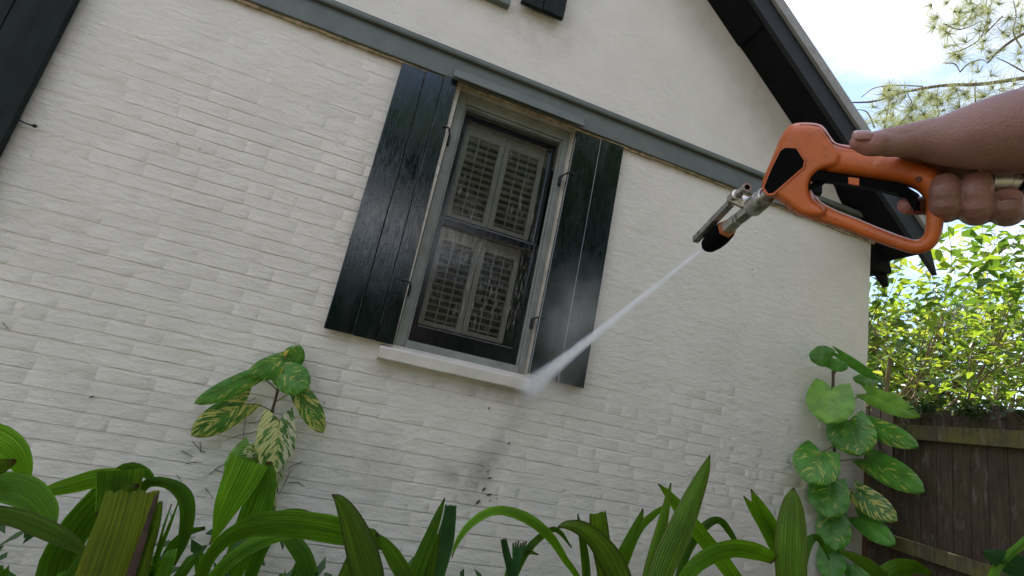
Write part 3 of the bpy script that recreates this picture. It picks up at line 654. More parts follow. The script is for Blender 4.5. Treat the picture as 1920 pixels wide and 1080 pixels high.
# ------------------------------------------------------------------ VINES
def vinemat(name, c, lo, hi, pale=(.42, .42, .10), white=0):
    m, t, b = newmat(name); out = t.nodes['Material Output']; oi = N(t, 'ShaderNodeObjectInfo')
    uv = N(t, 'ShaderNodeUVMap'); sp = N(t, 'ShaderNodeSeparateXYZ'); L(t, uv.outputs[0], sp.inputs[0]); u, vv = sp.outputs[0], sp.outputs[1]
    au = math_(t, 'ABSOLUTE', u); vein = math_(t, 'SUBTRACT', vv, math_(t, 'MULTIPLY', au, .42))
    cm = N(t, 'ShaderNodeCombineXYZ'); L(t, math_(t, 'MULTIPLY', vein, 11), cm.inputs[0]); L(t, math_(t, 'MULTIPLY', u, 2.2), cm.inputs[1]); L(t, math_(t, 'MULTIPLY', oi.outputs['Random'], 90), cm.inputs[2])
    n = N(t, 'ShaderNodeTexNoise', i_Scale=1.0, i_Detail=5.0, i_Roughness=.6); L(t, cm.outputs[0], n.inputs[0])
    k = ramp(t, n.outputs['Fac'], [(lo, 0), (hi, 1)])
    nb = tex(t, 18, 3, .5); base = ramp(t, nb, [(.3, tuple(x*.75 for x in c)), (.7, tuple(x*1.3 for x in c))])
    col = mixc(t, k, base, pale)
    if white: col = mixc(t, math_(t, 'MULTIPLY', k, ramp(t, u, [(.1, 0), (.3, .9)])), col, (.62, .6, .42))
    col = mixc(t, ramp(t, au, [(.01, .6), (.04, 0)]), col, (.22, .3, .08))
    L(t, col, b.inputs['Base Color']); b.inputs['Roughness'].default_value = .33; b.inputs['Specular IOR Level'].default_value = .5
    wv = math_(t, 'SINE', math_(t, 'MULTIPLY', vein, 75)); bump(t, b, wv, .22, .004)
    tl = N(t, 'ShaderNodeBsdfTranslucent'); L(t, col, tl.inputs[0]); ms = N(t, 'ShaderNodeMixShader', i_0=.25); L(t, b.outputs[0], ms.inputs[1]); L(t, tl.outputs[0], ms.inputs[2]); L(t, ms.outputs[0], out.inputs[0]); return m
MV = [vinemat('vine_leaf_green', (.075, .25, .02), .66, .74, (.15, .24, .04)), vinemat('vine_leaf_flecked', (.07, .24, .018), .575, .62, (.36, .42, .06)), vinemat('vine_leaf_variegated', (.06, .18, .022), .50, .54, (.50, .50, .11)),
      vinemat('vine_leaf_pale', (.07, .20, .03), .45, .5, (.56, .56, .20), 1), vinemat('vine_leaf_lime', (.15, .33, .03), .66, .74, (.35, .42, .08)), vinemat('vine_leaf_light', (.075, .24, .022), .56, .61, (.45, .48, .08))]
M_stem = simple('vine_stem', (.07, .045, .025), .6, .4, 40, .6, .004); M_pet = simple('petiole', (.12, .16, .03), .5, .2, 20); M_rt = simple('aerial_root', (.025, .018, .014), .8)
def vleaf(parent, base, tip, wl, wr, mat, stem=None, yb=-.05, yt=-.1, lift=.16, sag=.10, petw=.0022):
    b = W(base[0], base[1], yb); t = W(tip[0], tip[1], yt); ax = t-b; Ln = ax.length; T = ax/Ln; view = ((b+t)/2-CP).normalized()
    s_ = T.cross(view).normalized(); nrm = s_.cross(T).normalized()
    if nrm.dot(view) > 0: nrm = -nrm
    # make s_ point to image right of base->tip direction consistently ; wl = left side seen along base->tip
    sc_ = (((b+t)/2-CP).dot(cz))/F; nr, nc = 16, 7; v = []; uv = []; f = []
    for side, wpx in ((-1, wl*1.12), (1, wr*1.12)):
        o = len(v); wd = wpx*sc_; fw = max(wd, .018)
        fold = math.acos(min(1, wd/fw*.93))
        for i in range(nr+1):
            s = i/nr; ww = ((1-s)**.72)*(.58+1.55*s)/.86
            for j in range(nc+1):
                q = j/nc; al = s*Ln - .26*Ln*(1-s)**3*q**.8*(1 if q > .0 else 0)+.0*q; x = ww*q*wd
                h = lift*wd*q*(1-q*.75) - sag*Ln*(s-.35)**2*1.2 + .0035*math.sin(s*26+side)*q*q - .10*wd*q*q
                h += math.sin(fold)*0
                v.append(b+T*al+s_*side*x+nrm*h); uv.append((side*q, s))
        for i in range(nr):
            for j in range(nc):
                a = o+i*(nc+1)+j; f.append((a, a+1, a+nc+2, a+nc+1) if side > 0 else (a, a+nc+1, a+nc+2, a+1))
    lf = mk('leaf', v, f, MV[mat], parent, smooth=True, uv=uv)
    bm = bmesh.new(); bm.from_mesh(lf.data); bmesh.ops.remove_doubles(bm, verts=bm.verts, dist=.0002); bm.to_mesh(lf.data); bm.free()
    if stem:
        a = W(stem[0], stem[1], -.035); m = MB(); mid = (a+b)/2+Vector((0, -.02, .012*(1 if True else 0)))
        m.tube([Vector(c) for c in catmull([a, mid, b+nrm*-.001, b+T*Ln*.06+nrm*-.001], 10)], [petw*1.25]*4+[petw]*6, 6); m.build('petiole', M_pet, lf, smooth=True)
    return lf
v1 = empty('climbing_vine', W(480, 1000, -.04)); v1.location.z = 0; tag(v1, 'small variegated climbing vine with heart-shaped leaves on the wall left of the window', 'vine')
def stem(parent, P, y, r0, r1):
    pts = catmull([tuple(W(a, b, y)) for a, b in P], 26); m = MB(); rs = [r0+(r1-r0)*i/25+.0006*math.sin(i*2.3) for i in range(26)]; m.tube([Vector(p) for p in pts], rs, 8); return m
m = stem(v1, [(538, 665), (533, 690), (524, 720), (512, 765), (502, 800), (500, 850), (490, 940), (478, 1050), (470, 1180), (462, 1330)], -.03, .006, .008)
m.build('stem', M_stem, v1, smooth=True)
def V1(*a, **k): return vleaf(v1, *a, **k)
V1((537, 672), (465, 700), 15, 26, 5, (533, 690), yb=-.06, yt=-.13)
V1((540, 690), (563, 648), 18, 20, 5, None, yb=-.05, yt=-.07)
V1((532, 700), (577, 728), 27, 27, 1, None, yb=-.08, yt=-.13)
V1((477, 702), (364, 756), 14, 20, 5, (521, 733), yb=-.07, yt=-.16)
V1((458, 757), (357, 817), 26, 25, 2, (514, 772), yb=-.06, yt=-.10)
V1((561, 736), (606, 812), 17, 20, 2, (519, 752), yb=-.06, yt=-.08)
V1((524, 788), (518, 888), 36, 28, 3, (508, 792), yb=-.07, yt=-.11)
V1((470, 842), (430, 905), 26, 24, 4, (500, 850), yb=-.05, yt=-.08)
V1((496, 842), (455, 850), 14, 12, 3, None, yb=-.06, yt=-.08)
V1((520, 880), (495, 952), 17, 14, 3, (500, 880), yb=-.05, yt=-.05)
V1((505, 935), (498, 1010), 14, 12, 2, (497, 940), yb=-.05, yt=-.05)
mm = MB(); c = W(536, 662, -.07); mm.tube([c+Vector((0, 0, -.012)), c, c+Vector((.004, 0, .010))], [.005, .010, .004], 8, round_end=True); mm.build('new_leaf_bud', simple('yellow_bud', (.5, .4, .06), .5), v1, smooth=True)
for P in (((463, 770), (458, 800), (455, 830)), ((496, 782), (480, 792), (465, 793)), ((492, 805), (470, 812), (450, 815), (420, 827)), ((480, 745), (470, 752), (460, 752)), ((515, 783), (500, 790), (497, 800)), ((392, 890), (410, 875), (430, 865)), ((385, 915), (400, 935)),
          ((568, 865), (545, 875), (540, 880)), ((545, 882), (535, 905), (522, 928)), ((360, 827), (372, 840), (378, 850)), ((375, 827), (376, 845), (385, 848)), ((600, 778), (590, 780)), ((610, 752), (604, 762)), ((402, 880), (415, 885), (425, 885)), ((331, 890), (342, 905)), ((540, 905), (560, 905), (572, 912)), ((340, 845), (350, 850), (362, 857)), ((520, 875), (530, 890), (527, 900)), ((5, 605), (16, 617)), ((440, 912), (452, 925)), ((348, 870), (365, 866), (380, 867))):
    m = MB(); m.tube([W(a, b, -.004+random.uniform(-.003, .001)) for a, b in P], [.0014]*(len(P)-1)+[.0008], 5); m.build('aerial_root', M_rt, v1)
v2 = empty('climbing_vine', W(1560, 1000, -.04)); v2.location.z = 0; tag(v2, 'tall green climbing vine with large heart-shaped leaves at the house corner by the fence', 'vine')
m = stem(v2, [(1562, 690), (1562, 720), (1560, 760), (1562, 800), (1565, 850), (1568, 900), (1566, 960), (1562, 1030), (1560, 1120), (1560, 1250)], -.05, .009, .011); m.build('stem', M_stem, v2, smooth=True)
def V2(*a, **k): return vleaf(v2, *a, petw=.003, **k)
V2((1560, 672), (1522, 668), 21, 16, 0, (1565, 700), yb=-.12, yt=-.2)
V2((1557, 680), (1590, 690), 12, 10, 0, None, yb=-.12, yt=-.2)
V2((1574, 664), (1650, 714), 9, 8, 0, (1566, 700), yb=-.14, yt=-.24)
V2((1560, 727), (1552, 792), 37, 36, 4, (1562, 750), yb=-.14, yt=-.22)
V2((1640, 713), (1602, 710), 10, 11, 0, None, yb=-.10, yt=-.12)
V2((1628, 738), (1724, 780), 18, 16, 4, (1592, 752), yb=-.12, yt=-.42)
V2((1592, 788), (1612, 854), 40, 34, 5, (1566, 800), yb=-.14, yt=-.22)
V2((1627, 795), (1720, 836), 20, 18, 5, (1600, 800), yb=-.14, yt=-.43)
V2((1540, 848), (1518, 903), 37, 35, 1, (1567, 835), yb=-.12, yt=-.2)
V2((1626, 862), (1730, 920), 23, 26, 1, (1570, 865), yb=-.12, yt=-.46)
V2((1557, 905), (1552, 970), 33, 30, 1, (1568, 908), yb=-.10, yt=-.16)
V2((1608, 922), (1682, 976), 24, 20, 2, (1572, 915), yb=-.12, yt=-.32)
V2((1562, 968), (1565, 1032), 27, 26, 1, (1566, 970), yb=-.08, yt=-.13)
V2((1610, 970), (1677, 1020), 20, 18, 0, (1568, 975), yb=-.10, yt=-.32)
V2((1560, 1030), (1556, 1090), 22, 22, 0, None, yb=-.06, yt=-.1)
V2((1600, 1060), (1640, 1110), 22, 22, 0, None, yb=-.10, yt=-.2)
# ------------------------------------------------------------------ TREES AND SHRUBS
M_bark = simple('brown_bark', (.13, .085, .055), .85, .4, 14, .8, .01, stretch=(1, 1, .4)); M_barkl = simple('pale_twig_bark', (.26, .19, .12), .8, .3, 14, .6, .01)
M_f1 = leafmat('bright_shrub_leaf', (.13, .24, .028), .5, .4, (.36, .50, .035)); M_f2 = leafmat('mid_shrub_leaf', (.06, .13, .02), .4, .38, (.15, .27, .025)); M_f3 = leafmat('dark_tree_leaf', (.03, .06, .015), .3, .45, (.08, .14, .02))  # lighter and darker leaf tones, drawn at random for each leaf
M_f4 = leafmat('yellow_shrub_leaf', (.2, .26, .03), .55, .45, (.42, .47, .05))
def leafgeo(p, d, nrm, l, w_):
    s_ = d.cross(nrm); s_ = s_.normalized() if s_.length > 1e-4 else d.orthogonal().normalized(); up_ = s_.cross(d)
    return [p, p+d*l*.35+s_*w_+up_*w_*.35, p+d*l-up_*l*.12, p+d*l*.35-s_*w_+up_*w_*.35, p+d*l*.7-up_*l*.02]
LF = [(0, 1, 4, 3), (1, 2, 4), (4, 2, 3)]
def grow(p, d, r, ln, lev, rnd, out, ends, bend=.25, k=2, lift=.1):
    pts = [p]; rs = [r]; n = 5
    for i in range(n):
        d = (d+Vector((rnd.uniform(-bend, bend), rnd.uniform(-bend, bend), rnd.uniform(-bend, bend)+lift))).normalized()
        p = p+d*ln/n; pts.append(p); rs.append(r*(1-.45*(i+1)/n))
        if lev <= 1: ends.append((p, d))
        if lev > 0 and i >= 1 and rnd.random() < .75:
            for _ in range(1 if rnd.random() < .6 else k):
                dd = (d+Vector((rnd.uniform(-1, 1), rnd.uniform(-1, 1), rnd.uniform(-.5, .8)))*.9).normalized()
                grow(p, dd, rs[-1]*.6, ln*rnd.uniform(.5, .75), lev-1, rnd, out, ends, bend, k, lift)
    out.append((pts, rs)); ends.append((p, d))
def tree(name, label, cat, base, h, seed, mats, nleaf, ls, trunks=3, lev=3, spread=.5, r0=.05, group=None, indiv=0, bark=None, clus=.22, jz=(0, 99), dens=None):
    rnd = random.Random(seed); e = empty(name, base); tag(e, label, cat, group); br = []; ends = []
    f0_ = Vector((fa.x, fa.y, 0))
    okp = (lambda p: (p.x > 3.78 and p.z < 4.0 and (p-f0_).dot(fn) < -.06)) if base[1] > -3 else (lambda p: p.y < -3.2)
    for k in range(trunks):
        a = rnd.uniform(0, 6.28); d = Vector((math.cos(a)*spread, math.sin(a)*spread, 1)).normalized()
        st = len(br); grow(Vector(base)+Vector((math.cos(a)*.1, math.sin(a)*.1, 0)), d, r0*rnd.uniform(.6, 1), h*rnd.uniform(.5, .62), lev, rnd, br, ends)
        mt = MB()
        for pts, rs in br[st:]:
            if not all(okp(q) for q in pts): continue
            mt.tube(pts, rs, 6 if rs[0] > .015 else 4, cap=False)
        mt.build('trunk', bark or M_bark, e, smooth=True)
    mats_n = len(mats); data = [([], []) for _ in mats]; L0 = None; cnt = 0
    ends = [q for q in ends if jz[0] < q[0].z < jz[1]]
    lm = None
    for k in range(nleaf):
        p, d = rnd.choice(ends); p = p+Vector((rnd.gauss(0, clus), rnd.gauss(0, clus), rnd.gauss(0, clus*.8)))
        if p.z < .1 or not okp(p): continue
        a = rnd.uniform(0, 6.28); dd = Vector((math.cos(a), math.sin(a), rnd.uniform(-.9, .35))).normalized(); nm = Vector((rnd.uniform(-.6, .6), rnd.uniform(-.6, .6), 1)).normalized()
        l = ls*rnd.uniform(.6, 1.25); mi = rnd.randrange(mats_n)
        if indiv and cnt < indiv:
            x, y, z_ = topx(p)
            if 1640 < x < 1915 and 410 < y < 780 and z_ > 0:
                if lm is None:
                    lm = []
                    for mt_ in mats:
                        q = bpy.data.meshes.new('leaf'); q.from_pydata([tuple(c) for c in leafgeo(Vector((0, 0, 0)), Vector((1, 0, 0)), Vector((0, 0, 1)), 1, .24)], [], LF); q.materials.append(mt_); lm.append(q)
                o = bpy.data.objects.new('leaf', lm[mi]); COL.objects.link(o); o.parent = e; o.location = p-Vector(base); s_ = dd.cross(nm).normalized()
                mtx = Matrix((dd, -s_, (-s_).cross(dd)*-1)).transposed(); mtx = Matrix((dd, nm.cross(dd).normalized(), dd.cross(nm.cross(dd).normalized()))).transposed()
                o.rotation_euler = mtx.to_euler(); o.scale = (l, l, l); cnt += 1; continue
        V_, F_ = data[mi]; o = len(V_); V_ += leafgeo(p, dd, nm, l, l*rnd.uniform(.17, .26)); F_ += [tuple(i+o for i in q) for q in LF]
    for (V_, F_), mt_ in zip(data, mats):
        if V_: tag(mk('foliage', V_, F_, mt_, e), kind='stuff')
    return e
SG = 'shrubs growing behind the fence'
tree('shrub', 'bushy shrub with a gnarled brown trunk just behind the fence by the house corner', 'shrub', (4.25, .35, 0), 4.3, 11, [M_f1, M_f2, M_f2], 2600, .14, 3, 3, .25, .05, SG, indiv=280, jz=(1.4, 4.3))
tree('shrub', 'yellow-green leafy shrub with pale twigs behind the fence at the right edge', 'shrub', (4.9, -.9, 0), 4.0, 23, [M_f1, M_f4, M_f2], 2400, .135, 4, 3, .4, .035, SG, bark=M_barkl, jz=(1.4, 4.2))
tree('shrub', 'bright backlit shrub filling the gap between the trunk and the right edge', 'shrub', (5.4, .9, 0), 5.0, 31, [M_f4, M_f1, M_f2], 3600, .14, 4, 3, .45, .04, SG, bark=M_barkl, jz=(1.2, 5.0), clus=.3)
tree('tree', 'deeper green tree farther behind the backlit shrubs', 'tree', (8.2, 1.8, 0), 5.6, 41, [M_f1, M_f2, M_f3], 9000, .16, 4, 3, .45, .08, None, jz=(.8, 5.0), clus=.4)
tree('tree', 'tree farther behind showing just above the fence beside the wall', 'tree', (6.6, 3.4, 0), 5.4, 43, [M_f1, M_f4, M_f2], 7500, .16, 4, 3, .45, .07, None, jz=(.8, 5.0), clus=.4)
# ivy on top of the fence
iv = empty('ivy', fpt(.6, 0, 1.85)); tag(iv, 'thin dark ivy creeping over the fence top and hanging down its boards', 'ivy')
rnd = random.Random(9); V_, F_ = [], []
for k in range(9):
    s = rnd.uniform(.1, 2.0); pts = [fpt(s, rnd.uniform(-.02, .05), 1.91+rnd.uniform(0, .04))]
    d = rnd.uniform(-1, 1)
    for i in range(10): pts.append(pts[-1]+fd*d*.06+Vector((0, 0, (-.04 if i > 3+k % 4 and k % 3 == 0 else 0)+rnd.uniform(-.012, .012)))+fn*(.012 if i < 5 else 0))
    m = MB(); m.tube(pts, .0022, 5, cap=False); m.build('stem', M_rt if k % 3 else M_stem, iv)
    for p in pts:
        for q in range(5):
            a = rnd.uniform(0, 6.28); dd = Vector((math.cos(a), math.sin(a), rnd.uniform(-.8, .4))).normalized(); o = len(V_); l = rnd.uniform(.025, .055); V_ += leafgeo(p+Vector((rnd.gauss(0, .03), rnd.gauss(0, .03), rnd.gauss(0, .02))), dd, Vector((rnd.uniform(-.5, .5), rnd.uniform(-.5, .5), 1)), l, l*.35); F_ += [tuple(i+o for i in z) for z in LF]
tag(mk('ivy_foliage', V_, F_, M_f3, iv), kind='stuff')
# pine
M_nd = leafmat('pine_needle', (.14, .17, .07), .45, .5, (.34, .36, .15)); M_pb = simple('pine_bark', (.16, .12, .09), .85, .4, 20)
pq = D(2230, 100, 9.5); PX_, PY_ = pq.x, pq.y
pine = empty('pine_tree', (PX_, PY_, 0)); tag(pine, 'pine tree whose thin branches and needle tufts reach in at the upper right', 'tree')
m = MB(); m.tube([(PX_, PY_, 0), (PX_+.1, PY_+.1, 4), (PX_-.1, PY_-.1, 9), (PX_, PY_, 14)], [.22, .18, .13, .05], 10); m.build('trunk', M_pb, pine, smooth=True)
PD = 8.0
def pb(P, r0, r1, dd=0, join=False):
    pts = [D(a, b, PD+dd+random.uniform(-.2, .2)) for a, b in P]
    if join: pts.append(Vector((PX_, PY_, pts[-1].z+.4)))
    c = [Vector(q) for q in catmull([tuple(q) for q in pts], 18)]; m = MB(); m.tube(c, [r1+(r0-r1)*i/17 for i in range(18)], 6); m.build('branch', M_pb, pine, smooth=True); return c
br = []
br.append(pb([(1594, 192), (1640, 190), (1700, 172), (1770, 160), (1840, 158), (1925, 146), (2020, 140)], .04, .012, join=True))
br.append(pb([(1852, 118), (1870, 98), (1895, 78), (1930, 58), (2000, 30)], .035, .014, join=True))
for P in (((1860, 0), (1850, 40), (1835, 75), (1800, 95), (1780, 100)), ((1852, 118), (1840, 112), (1815, 120), (1800, 135)), ((1868, 108), (1890, 118), (1920, 135)), ((1900, 0), (1905, 30), (1900, 60), (1915, 90)), ((1668, 152), (1667, 190), (1660, 230), (1657, 245)), ((1615, 182), (1640, 165), (1680, 160), (1730, 162)),
          ((1600, 205), (1625, 210), (1640, 240)), ((1830, 150), (1828, 175), (1830, 200)), ((1760, 160), (1755, 190), (1760, 215), (1740, 240)), ((1700, 172), (1710, 200), (1690, 230)), ((1840, 40), (1800, 55), (1770, 45)), ((1835, 75), (1850, 60), (1880, 30)), ((1800, 135), (1790, 120), (1770, 118))):
    br.append(pb(P, .012, .006))
rnd = random.Random(5); V_, F_ = [], []
tuf = [(1745, 12), (1760, 30), (1775, 5), (1800, 20), (1820, 8), (1845, 20), (1870, 5), (1890, 30), (1910, 12), (1765, 55), (1790, 48), (1810, 42), (1835, 55), (1855, 45), (1775, 62), (1795, 85), (1815, 78), (1840, 90), (1800, 105), (1820, 115), (1790, 112), (1850, 75), (1910, 60), (1875, 60),
       (1640, 225), (1655, 240), (1675, 215), (1690, 235), (1705, 205), (1720, 225), (1735, 190), (1750, 210), (1765, 230), (1780, 185), (1795, 205), (1810, 180), (1825, 195), (1845, 180), (1860, 165), (1880, 175), (1700, 185), (1668, 170), (1730, 165), (1640, 205), (1835, 135), (1855, 145), (1875, 150), (1815, 160), (1790, 165), (1620, 235), (1750, 240), (1900, 160)]
for (x, y) in tuf+[(rnd.uniform(1930, 2200), rnd.uniform(-60, 240)) for _ in range(26)]+[(rnd.uniform(1650, 1880), rnd.uniform(168, 245)) for _ in range(80)]+[(rnd.uniform(1750, 1920), rnd.uniform(-20, 115)) for _ in range(34)]:
    c = D(x+rnd.uniform(-4, 4), y+rnd.uniform(-4, 4), PD+rnd.uniform(-.6, .6)); ax = Vector((rnd.uniform(-1, 1), rnd.uniform(-1, 1), rnd.uniform(-.2, 1))).normalized()
    for k in range(46):
        d = (Vector((rnd.gauss(0, 1), rnd.gauss(0, 1), rnd.gauss(0, 1))).normalized()+ax*.7).normalized(); l = rnd.uniform(.12, .24); s_ = d.cross((c-CP)).normalized()*.0026
        o = len(V_); V_ += [c-s_, c+s_, c+d*l+s_*.5+Vector((0, 0, -.01)), c+d*l-s_*.5+Vector((0, 0, -.01))]; F_.append((o, o+1, o+2, o+3))
tag(mk('needle_foliage', V_, F_, M_nd, pine), kind='stuff')
# trees behind the camera (mirrored in the wet paint and glass)
RG = None
bt = [(-12, -15, 6.2), (-7, -16, 5.6), (-2.5, -15, 5.4), (2.2, -16.5, 5.2), (6.5, -15, 6.4), (11.5, -14, 7.5), (17, -12, 7)]
wh = ['at the far left of the garden', 'left of the palm', 'low beside the palm', 'mirrored in the window glass', 'mirrored in the right shutter', 'to the right', 'at the far right of the garden']
for i, (x_, y_, h_) in enumerate(bt):
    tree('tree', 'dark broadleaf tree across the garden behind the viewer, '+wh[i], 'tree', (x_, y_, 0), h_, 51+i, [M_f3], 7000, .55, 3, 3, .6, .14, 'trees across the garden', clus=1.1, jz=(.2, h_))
tree('tree', 'tall dark oak added out of view behind the viewer to darken the reflection in the right shutter', 'tree', (8.5, -14, 0), 15, 71, [M_f3], 11000, .65, 3, 3, .4, .25, None, clus=1.1, jz=(4, 16))  # out-of-view tree added; its crown blocks sky mirrored in the right shutter
palm = empty('palm_tree', (.6, -10.8, 0)); tag(palm, 'palm tree whose drooping fronds are mirrored in the wet left shutter', 'tree')
m = MB(); m.tube([(1.6, -10.8, 0), (1.4, -10.7, 4), (.3, -10.6, 9.2)], [.2, .16, .14], 10); m.build('trunk', M_bark, palm, smooth=True)
rnd = random.Random(8)
for k in range(22):
    a = k*2.4; el_ = rnd.uniform(-.1, 1.0); p = Vector((.3, -10.6, 9.2)); d = Vector((math.cos(a)*math.cos(el_), math.sin(a)*math.cos(el_), math.sin(el_))); V_, F_ = [], []; L_ = rnd.uniform(2.8, 3.6)
    for i in range(16):
        d = (d+Vector((0, 0, -.13))).normalized(); p2 = p+d*L_/16; s_ = d.cross(Vector((0, 0, 1))).normalized()
        for sg in (1, -1):
            for q in range(4):
                b_ = p+(p2-p)*q*.25; o = len(V_); ld = (s_*sg+d*.5+Vector((0, 0, -.9))).normalized()*(.9*math.sin(math.pi*(i+1)/17.5)+.15); V_ += [b_, b_+d*.09, b_+ld]; F_.append((o, o+1, o+2))
        o = len(V_); V_ += [p-s_*.02, p+s_*.02, p2+s_*.02, p2-s_*.02]; F_.append((o, o+1, o+2, o+3)); p = p2
    mk('frond', V_, F_, M_f3, palm)
# ------------------------------------------------------------------ SPRAY GUN
M_or = simple('orange_plastic', (.50, .115, .030), .42, .12, 20, .25, .0012, spec=.4)
def plastic():
    m, t, b = newmat('orange_plastic_worn'); n = tex(t, 30, 5, .65); n2 = tex(t, 140, 3, .6)
    c = ramp(t, n, [(.3, (.44, .085, .010)), (.55, (.53, .115, .014)), (.8, (.55, .14, .025))])
    sp = tex(t, 220, 2, .5); c = mixc(t, ramp(t, sp, [(.66, 0), (.72, .6)]), c, (.1, .04, .02)); sq = tex(t, 45, 6, .75, stretch=(1, .4, 1), loc=(3, 1, 5)); c = mixc(t, ramp(t, sq, [(.58, 0), (.66, .35)]), c, (.75, .36, .18)); s4 = tex(t, 16, 4, .6, loc=(1, 6, 2)); c = mixc(t, ramp(t, s4, [(.5, 0), (.75, .4)]), c, (.26, .07, .03)); L(t, c, b.inputs['Base Color'])
    L(t, ramp(t, n, [(.3, .38), (.7, .52)]), b.inputs['Roughness']); bump(t, b, n2, .25, .0008); return m
M_or = plastic(); M_blk = simple('black_rubber', (.003, .003, .0035), .8, .2, 60, .5, .001, spec=.06)
def metal():
    m, t, b = newmat('worn_steel'); n = tex(t, 90, 4, .6); L(t, ramp(t, n, [(.3, (.34, .33, .31)), (.7, (.60, .58, .55))]), b.inputs['Base Color']); b.inputs['Metallic'].default_value = .9; L(t, ramp(t, n, [(.3, .22), (.7, .42)]), b.inputs['Roughness']); bump(t, b, n, .15, .0008); return m
M_met = metal(); M_red = simple('red_plastic', (.35, .03, .02), .4); M_brz = simple('orange_ring', (.45, .16, .05), .45)
GP0 = D(1440, 350, .575); GP1 = D(1765, 350, .455); gx = (GP1-GP0).normalized(); gy_ = (cy - gx*cy.dot(gx)).normalized(); gn = gx.cross(gy_).normalized()
if gn.dot(cz) > 0: gn = -gn   # towards the viewer
def G(px, py, off=0.0):
    r = ray(px, py); t = (GP0+gn*off-CP).dot(gn)/r.dot(gn); return CP+r*t
gun = empty('spray_gun', G(1600, 300)); tag(gun, 'orange pressure washer gun with black inset panel and metal nozzle, held over the window', 'spray gun')
def offs(poly, d):
    n = len(poly); out = []
    ar = sum(poly[i][0]*poly[(i+1) % n][1]-poly[(i+1) % n][0]*poly[i][1] for i in range(n)); sg = 1 if ar > 0 else -1
    for i in range(n):
        a, b, c = [np.array(poly[j], float) for j in (i-1, i, (i+1) % n)]
        e1 = (b-a)/np.linalg.norm(b-a); e2 = (c-b)/np.linalg.norm(c-b); nr = np.array([-e1[1]-e2[1], e1[0]+e2[0]]); nr /= max(1e-6, np.linalg.norm(nr)); k = 1/max(.5, math.cos(math.acos(max(-1, min(1, e1.dot(e2))))/2))
        out.append(tuple(b+nr*sg*d*k))
    return out
def smoothpoly(P, n):
    P = [np.array(p, float) for p in P]; out = []; m = len(P)
    for i in range(n):
        t = i/n*m; k = int(t); t -= k; a, b, c, d = P[(k-1) % m], P[k % m], P[(k+1) % m], P[(k+2) % m]
        out.append(tuple(.5*(2*b+(c-a)*t+(2*a-5*b+4*c-d)*t*t+(3*b-a-3*c+d)*t**3)))
    return out
def pillow(m, poly, th, rp, offc=0, p=2.2, smooth_n=0, steps=5):
    """rounded slab whose silhouette is poly (pixels in the gun plane), half thickness th (m), rounding radius rp pixels"""
    if smooth_n: poly = smoothpoly(poly, smooth_n)
    rings = []
    for k in range(-steps, steps+1):
        s = k/steps; a = abs(s)*math.pi/2*.98; off = th*math.copysign(math.sin(a), s) if k else 0
        ins = rp*(1-math.cos(a)); rings.append([G(x, y, off+offc) for x, y in offs(poly, ins)])
    n = len(poly); o = len(m.v)
    for r in rings: m.v += r
    for i in range(len(rings)-1):
        for k in range(n): m.f.append([o+i*n+k, o+i*n+(k+1) % n, o+(i+1)*n+(k+1) % n, o+(i+1)*n+k])
    for ri, rev in ((0, 1), (len(rings)-1, 0)):
        tri = tessellate_polygon([[Vector((p_[0], p_[1], 0)) for p_ in offs(poly, rp*(1-math.cos(math.pi/2*.98)))]])
        m.f += [[o+ri*n+i for i in (reversed(t) if rev else t)] for t in tri]
gb = MB()
head = [(1428, 347), (1433, 330), (1452, 285), (1464, 256), (1478, 237), (1497, 230), (1530, 231), (1545, 238), (1556, 254), (1568, 270), (1582, 290), (1575, 315), (1540, 325), (1524, 345), (1528, 372), (1545, 385), (1552, 400), (1538, 412), (1512, 410), (1492, 402), (1470, 385), (1452, 373), (1434, 366)]
pillow(gb, head, .0215, 15, smooth_n=60)
grip = [(1545, 262), (1575, 270), (1610, 274), (1660, 283), (1710, 294), (1745, 309), (1766, 325), (1770, 350), (1769, 385), (1750, 392), (1738, 385), (1728, 366), (1706, 352), (1650, 343), (1590, 333), (1545, 328), (1530, 300)]
pillow(gb, grip, .0185, 26, smooth_n=60)
def Gt(P, rx, rz, n=14, sides=12):
    """swept loop with elliptical section: rx px in plane, rz metres thick"""
    C = catmull(P, n*(len(P)-1)//2+2); o = len(gb.v)
    for i, c in enumerate(C):
        a = C[max(i-1, 0)]; b = C[min(i+1, len(C)-1)]; t = np.array(b[:2])-np.array(a[:2]); t /= np.linalg.norm(t); nr = np.array([-t[1], t[0]])
        for k in range(sides):
            q = 2*math.pi*k/sides; x = math.copysign(abs(math.cos(q))**.7, math.cos(q)); y = math.copysign(abs(math.sin(q))**.7, math.sin(q))
            p = np.array(c[:2])+nr*c[2]*x; gb.v.append(G(p[0], p[1], rz*y))
    m_ = len(C)
    for i in range(m_-1):
        for k in range(sides): gb.f.append([o+i*sides+k, o+i*sides+(k+1) % sides, o+(i+1)*sides+(k+1) % sides, o+(i+1)*sides+k])
    gb.f.append([o+k for k in reversed(range(sides))]); gb.f.append([o+(m_-1)*sides+k for k in range(sides)])
Gt([(1500, 375, 25), (1530, 395, 20), (1560, 407, 15.5), (1600, 422, 14.5), (1650, 442, 14), (1692, 457, 13.5), (1718, 463, 13.5), (1739, 455, 15), (1750, 436, 16.5), (1753, 405, 17.5), (1752, 370, 19), (1748, 345, 19)], 12, .0135)
gun_body = gb.build('gun_body', M_or, gun, smooth=True)
md = gun_body.modifiers.new('fuse', 'REMESH'); md.mode = 'VOXEL'; md.voxel_size = .0011; md.use_smooth_shade = True
md = gun_body.modifiers.new('soften', 'SMOOTH'); md.factor = .5; md.iterations = 9
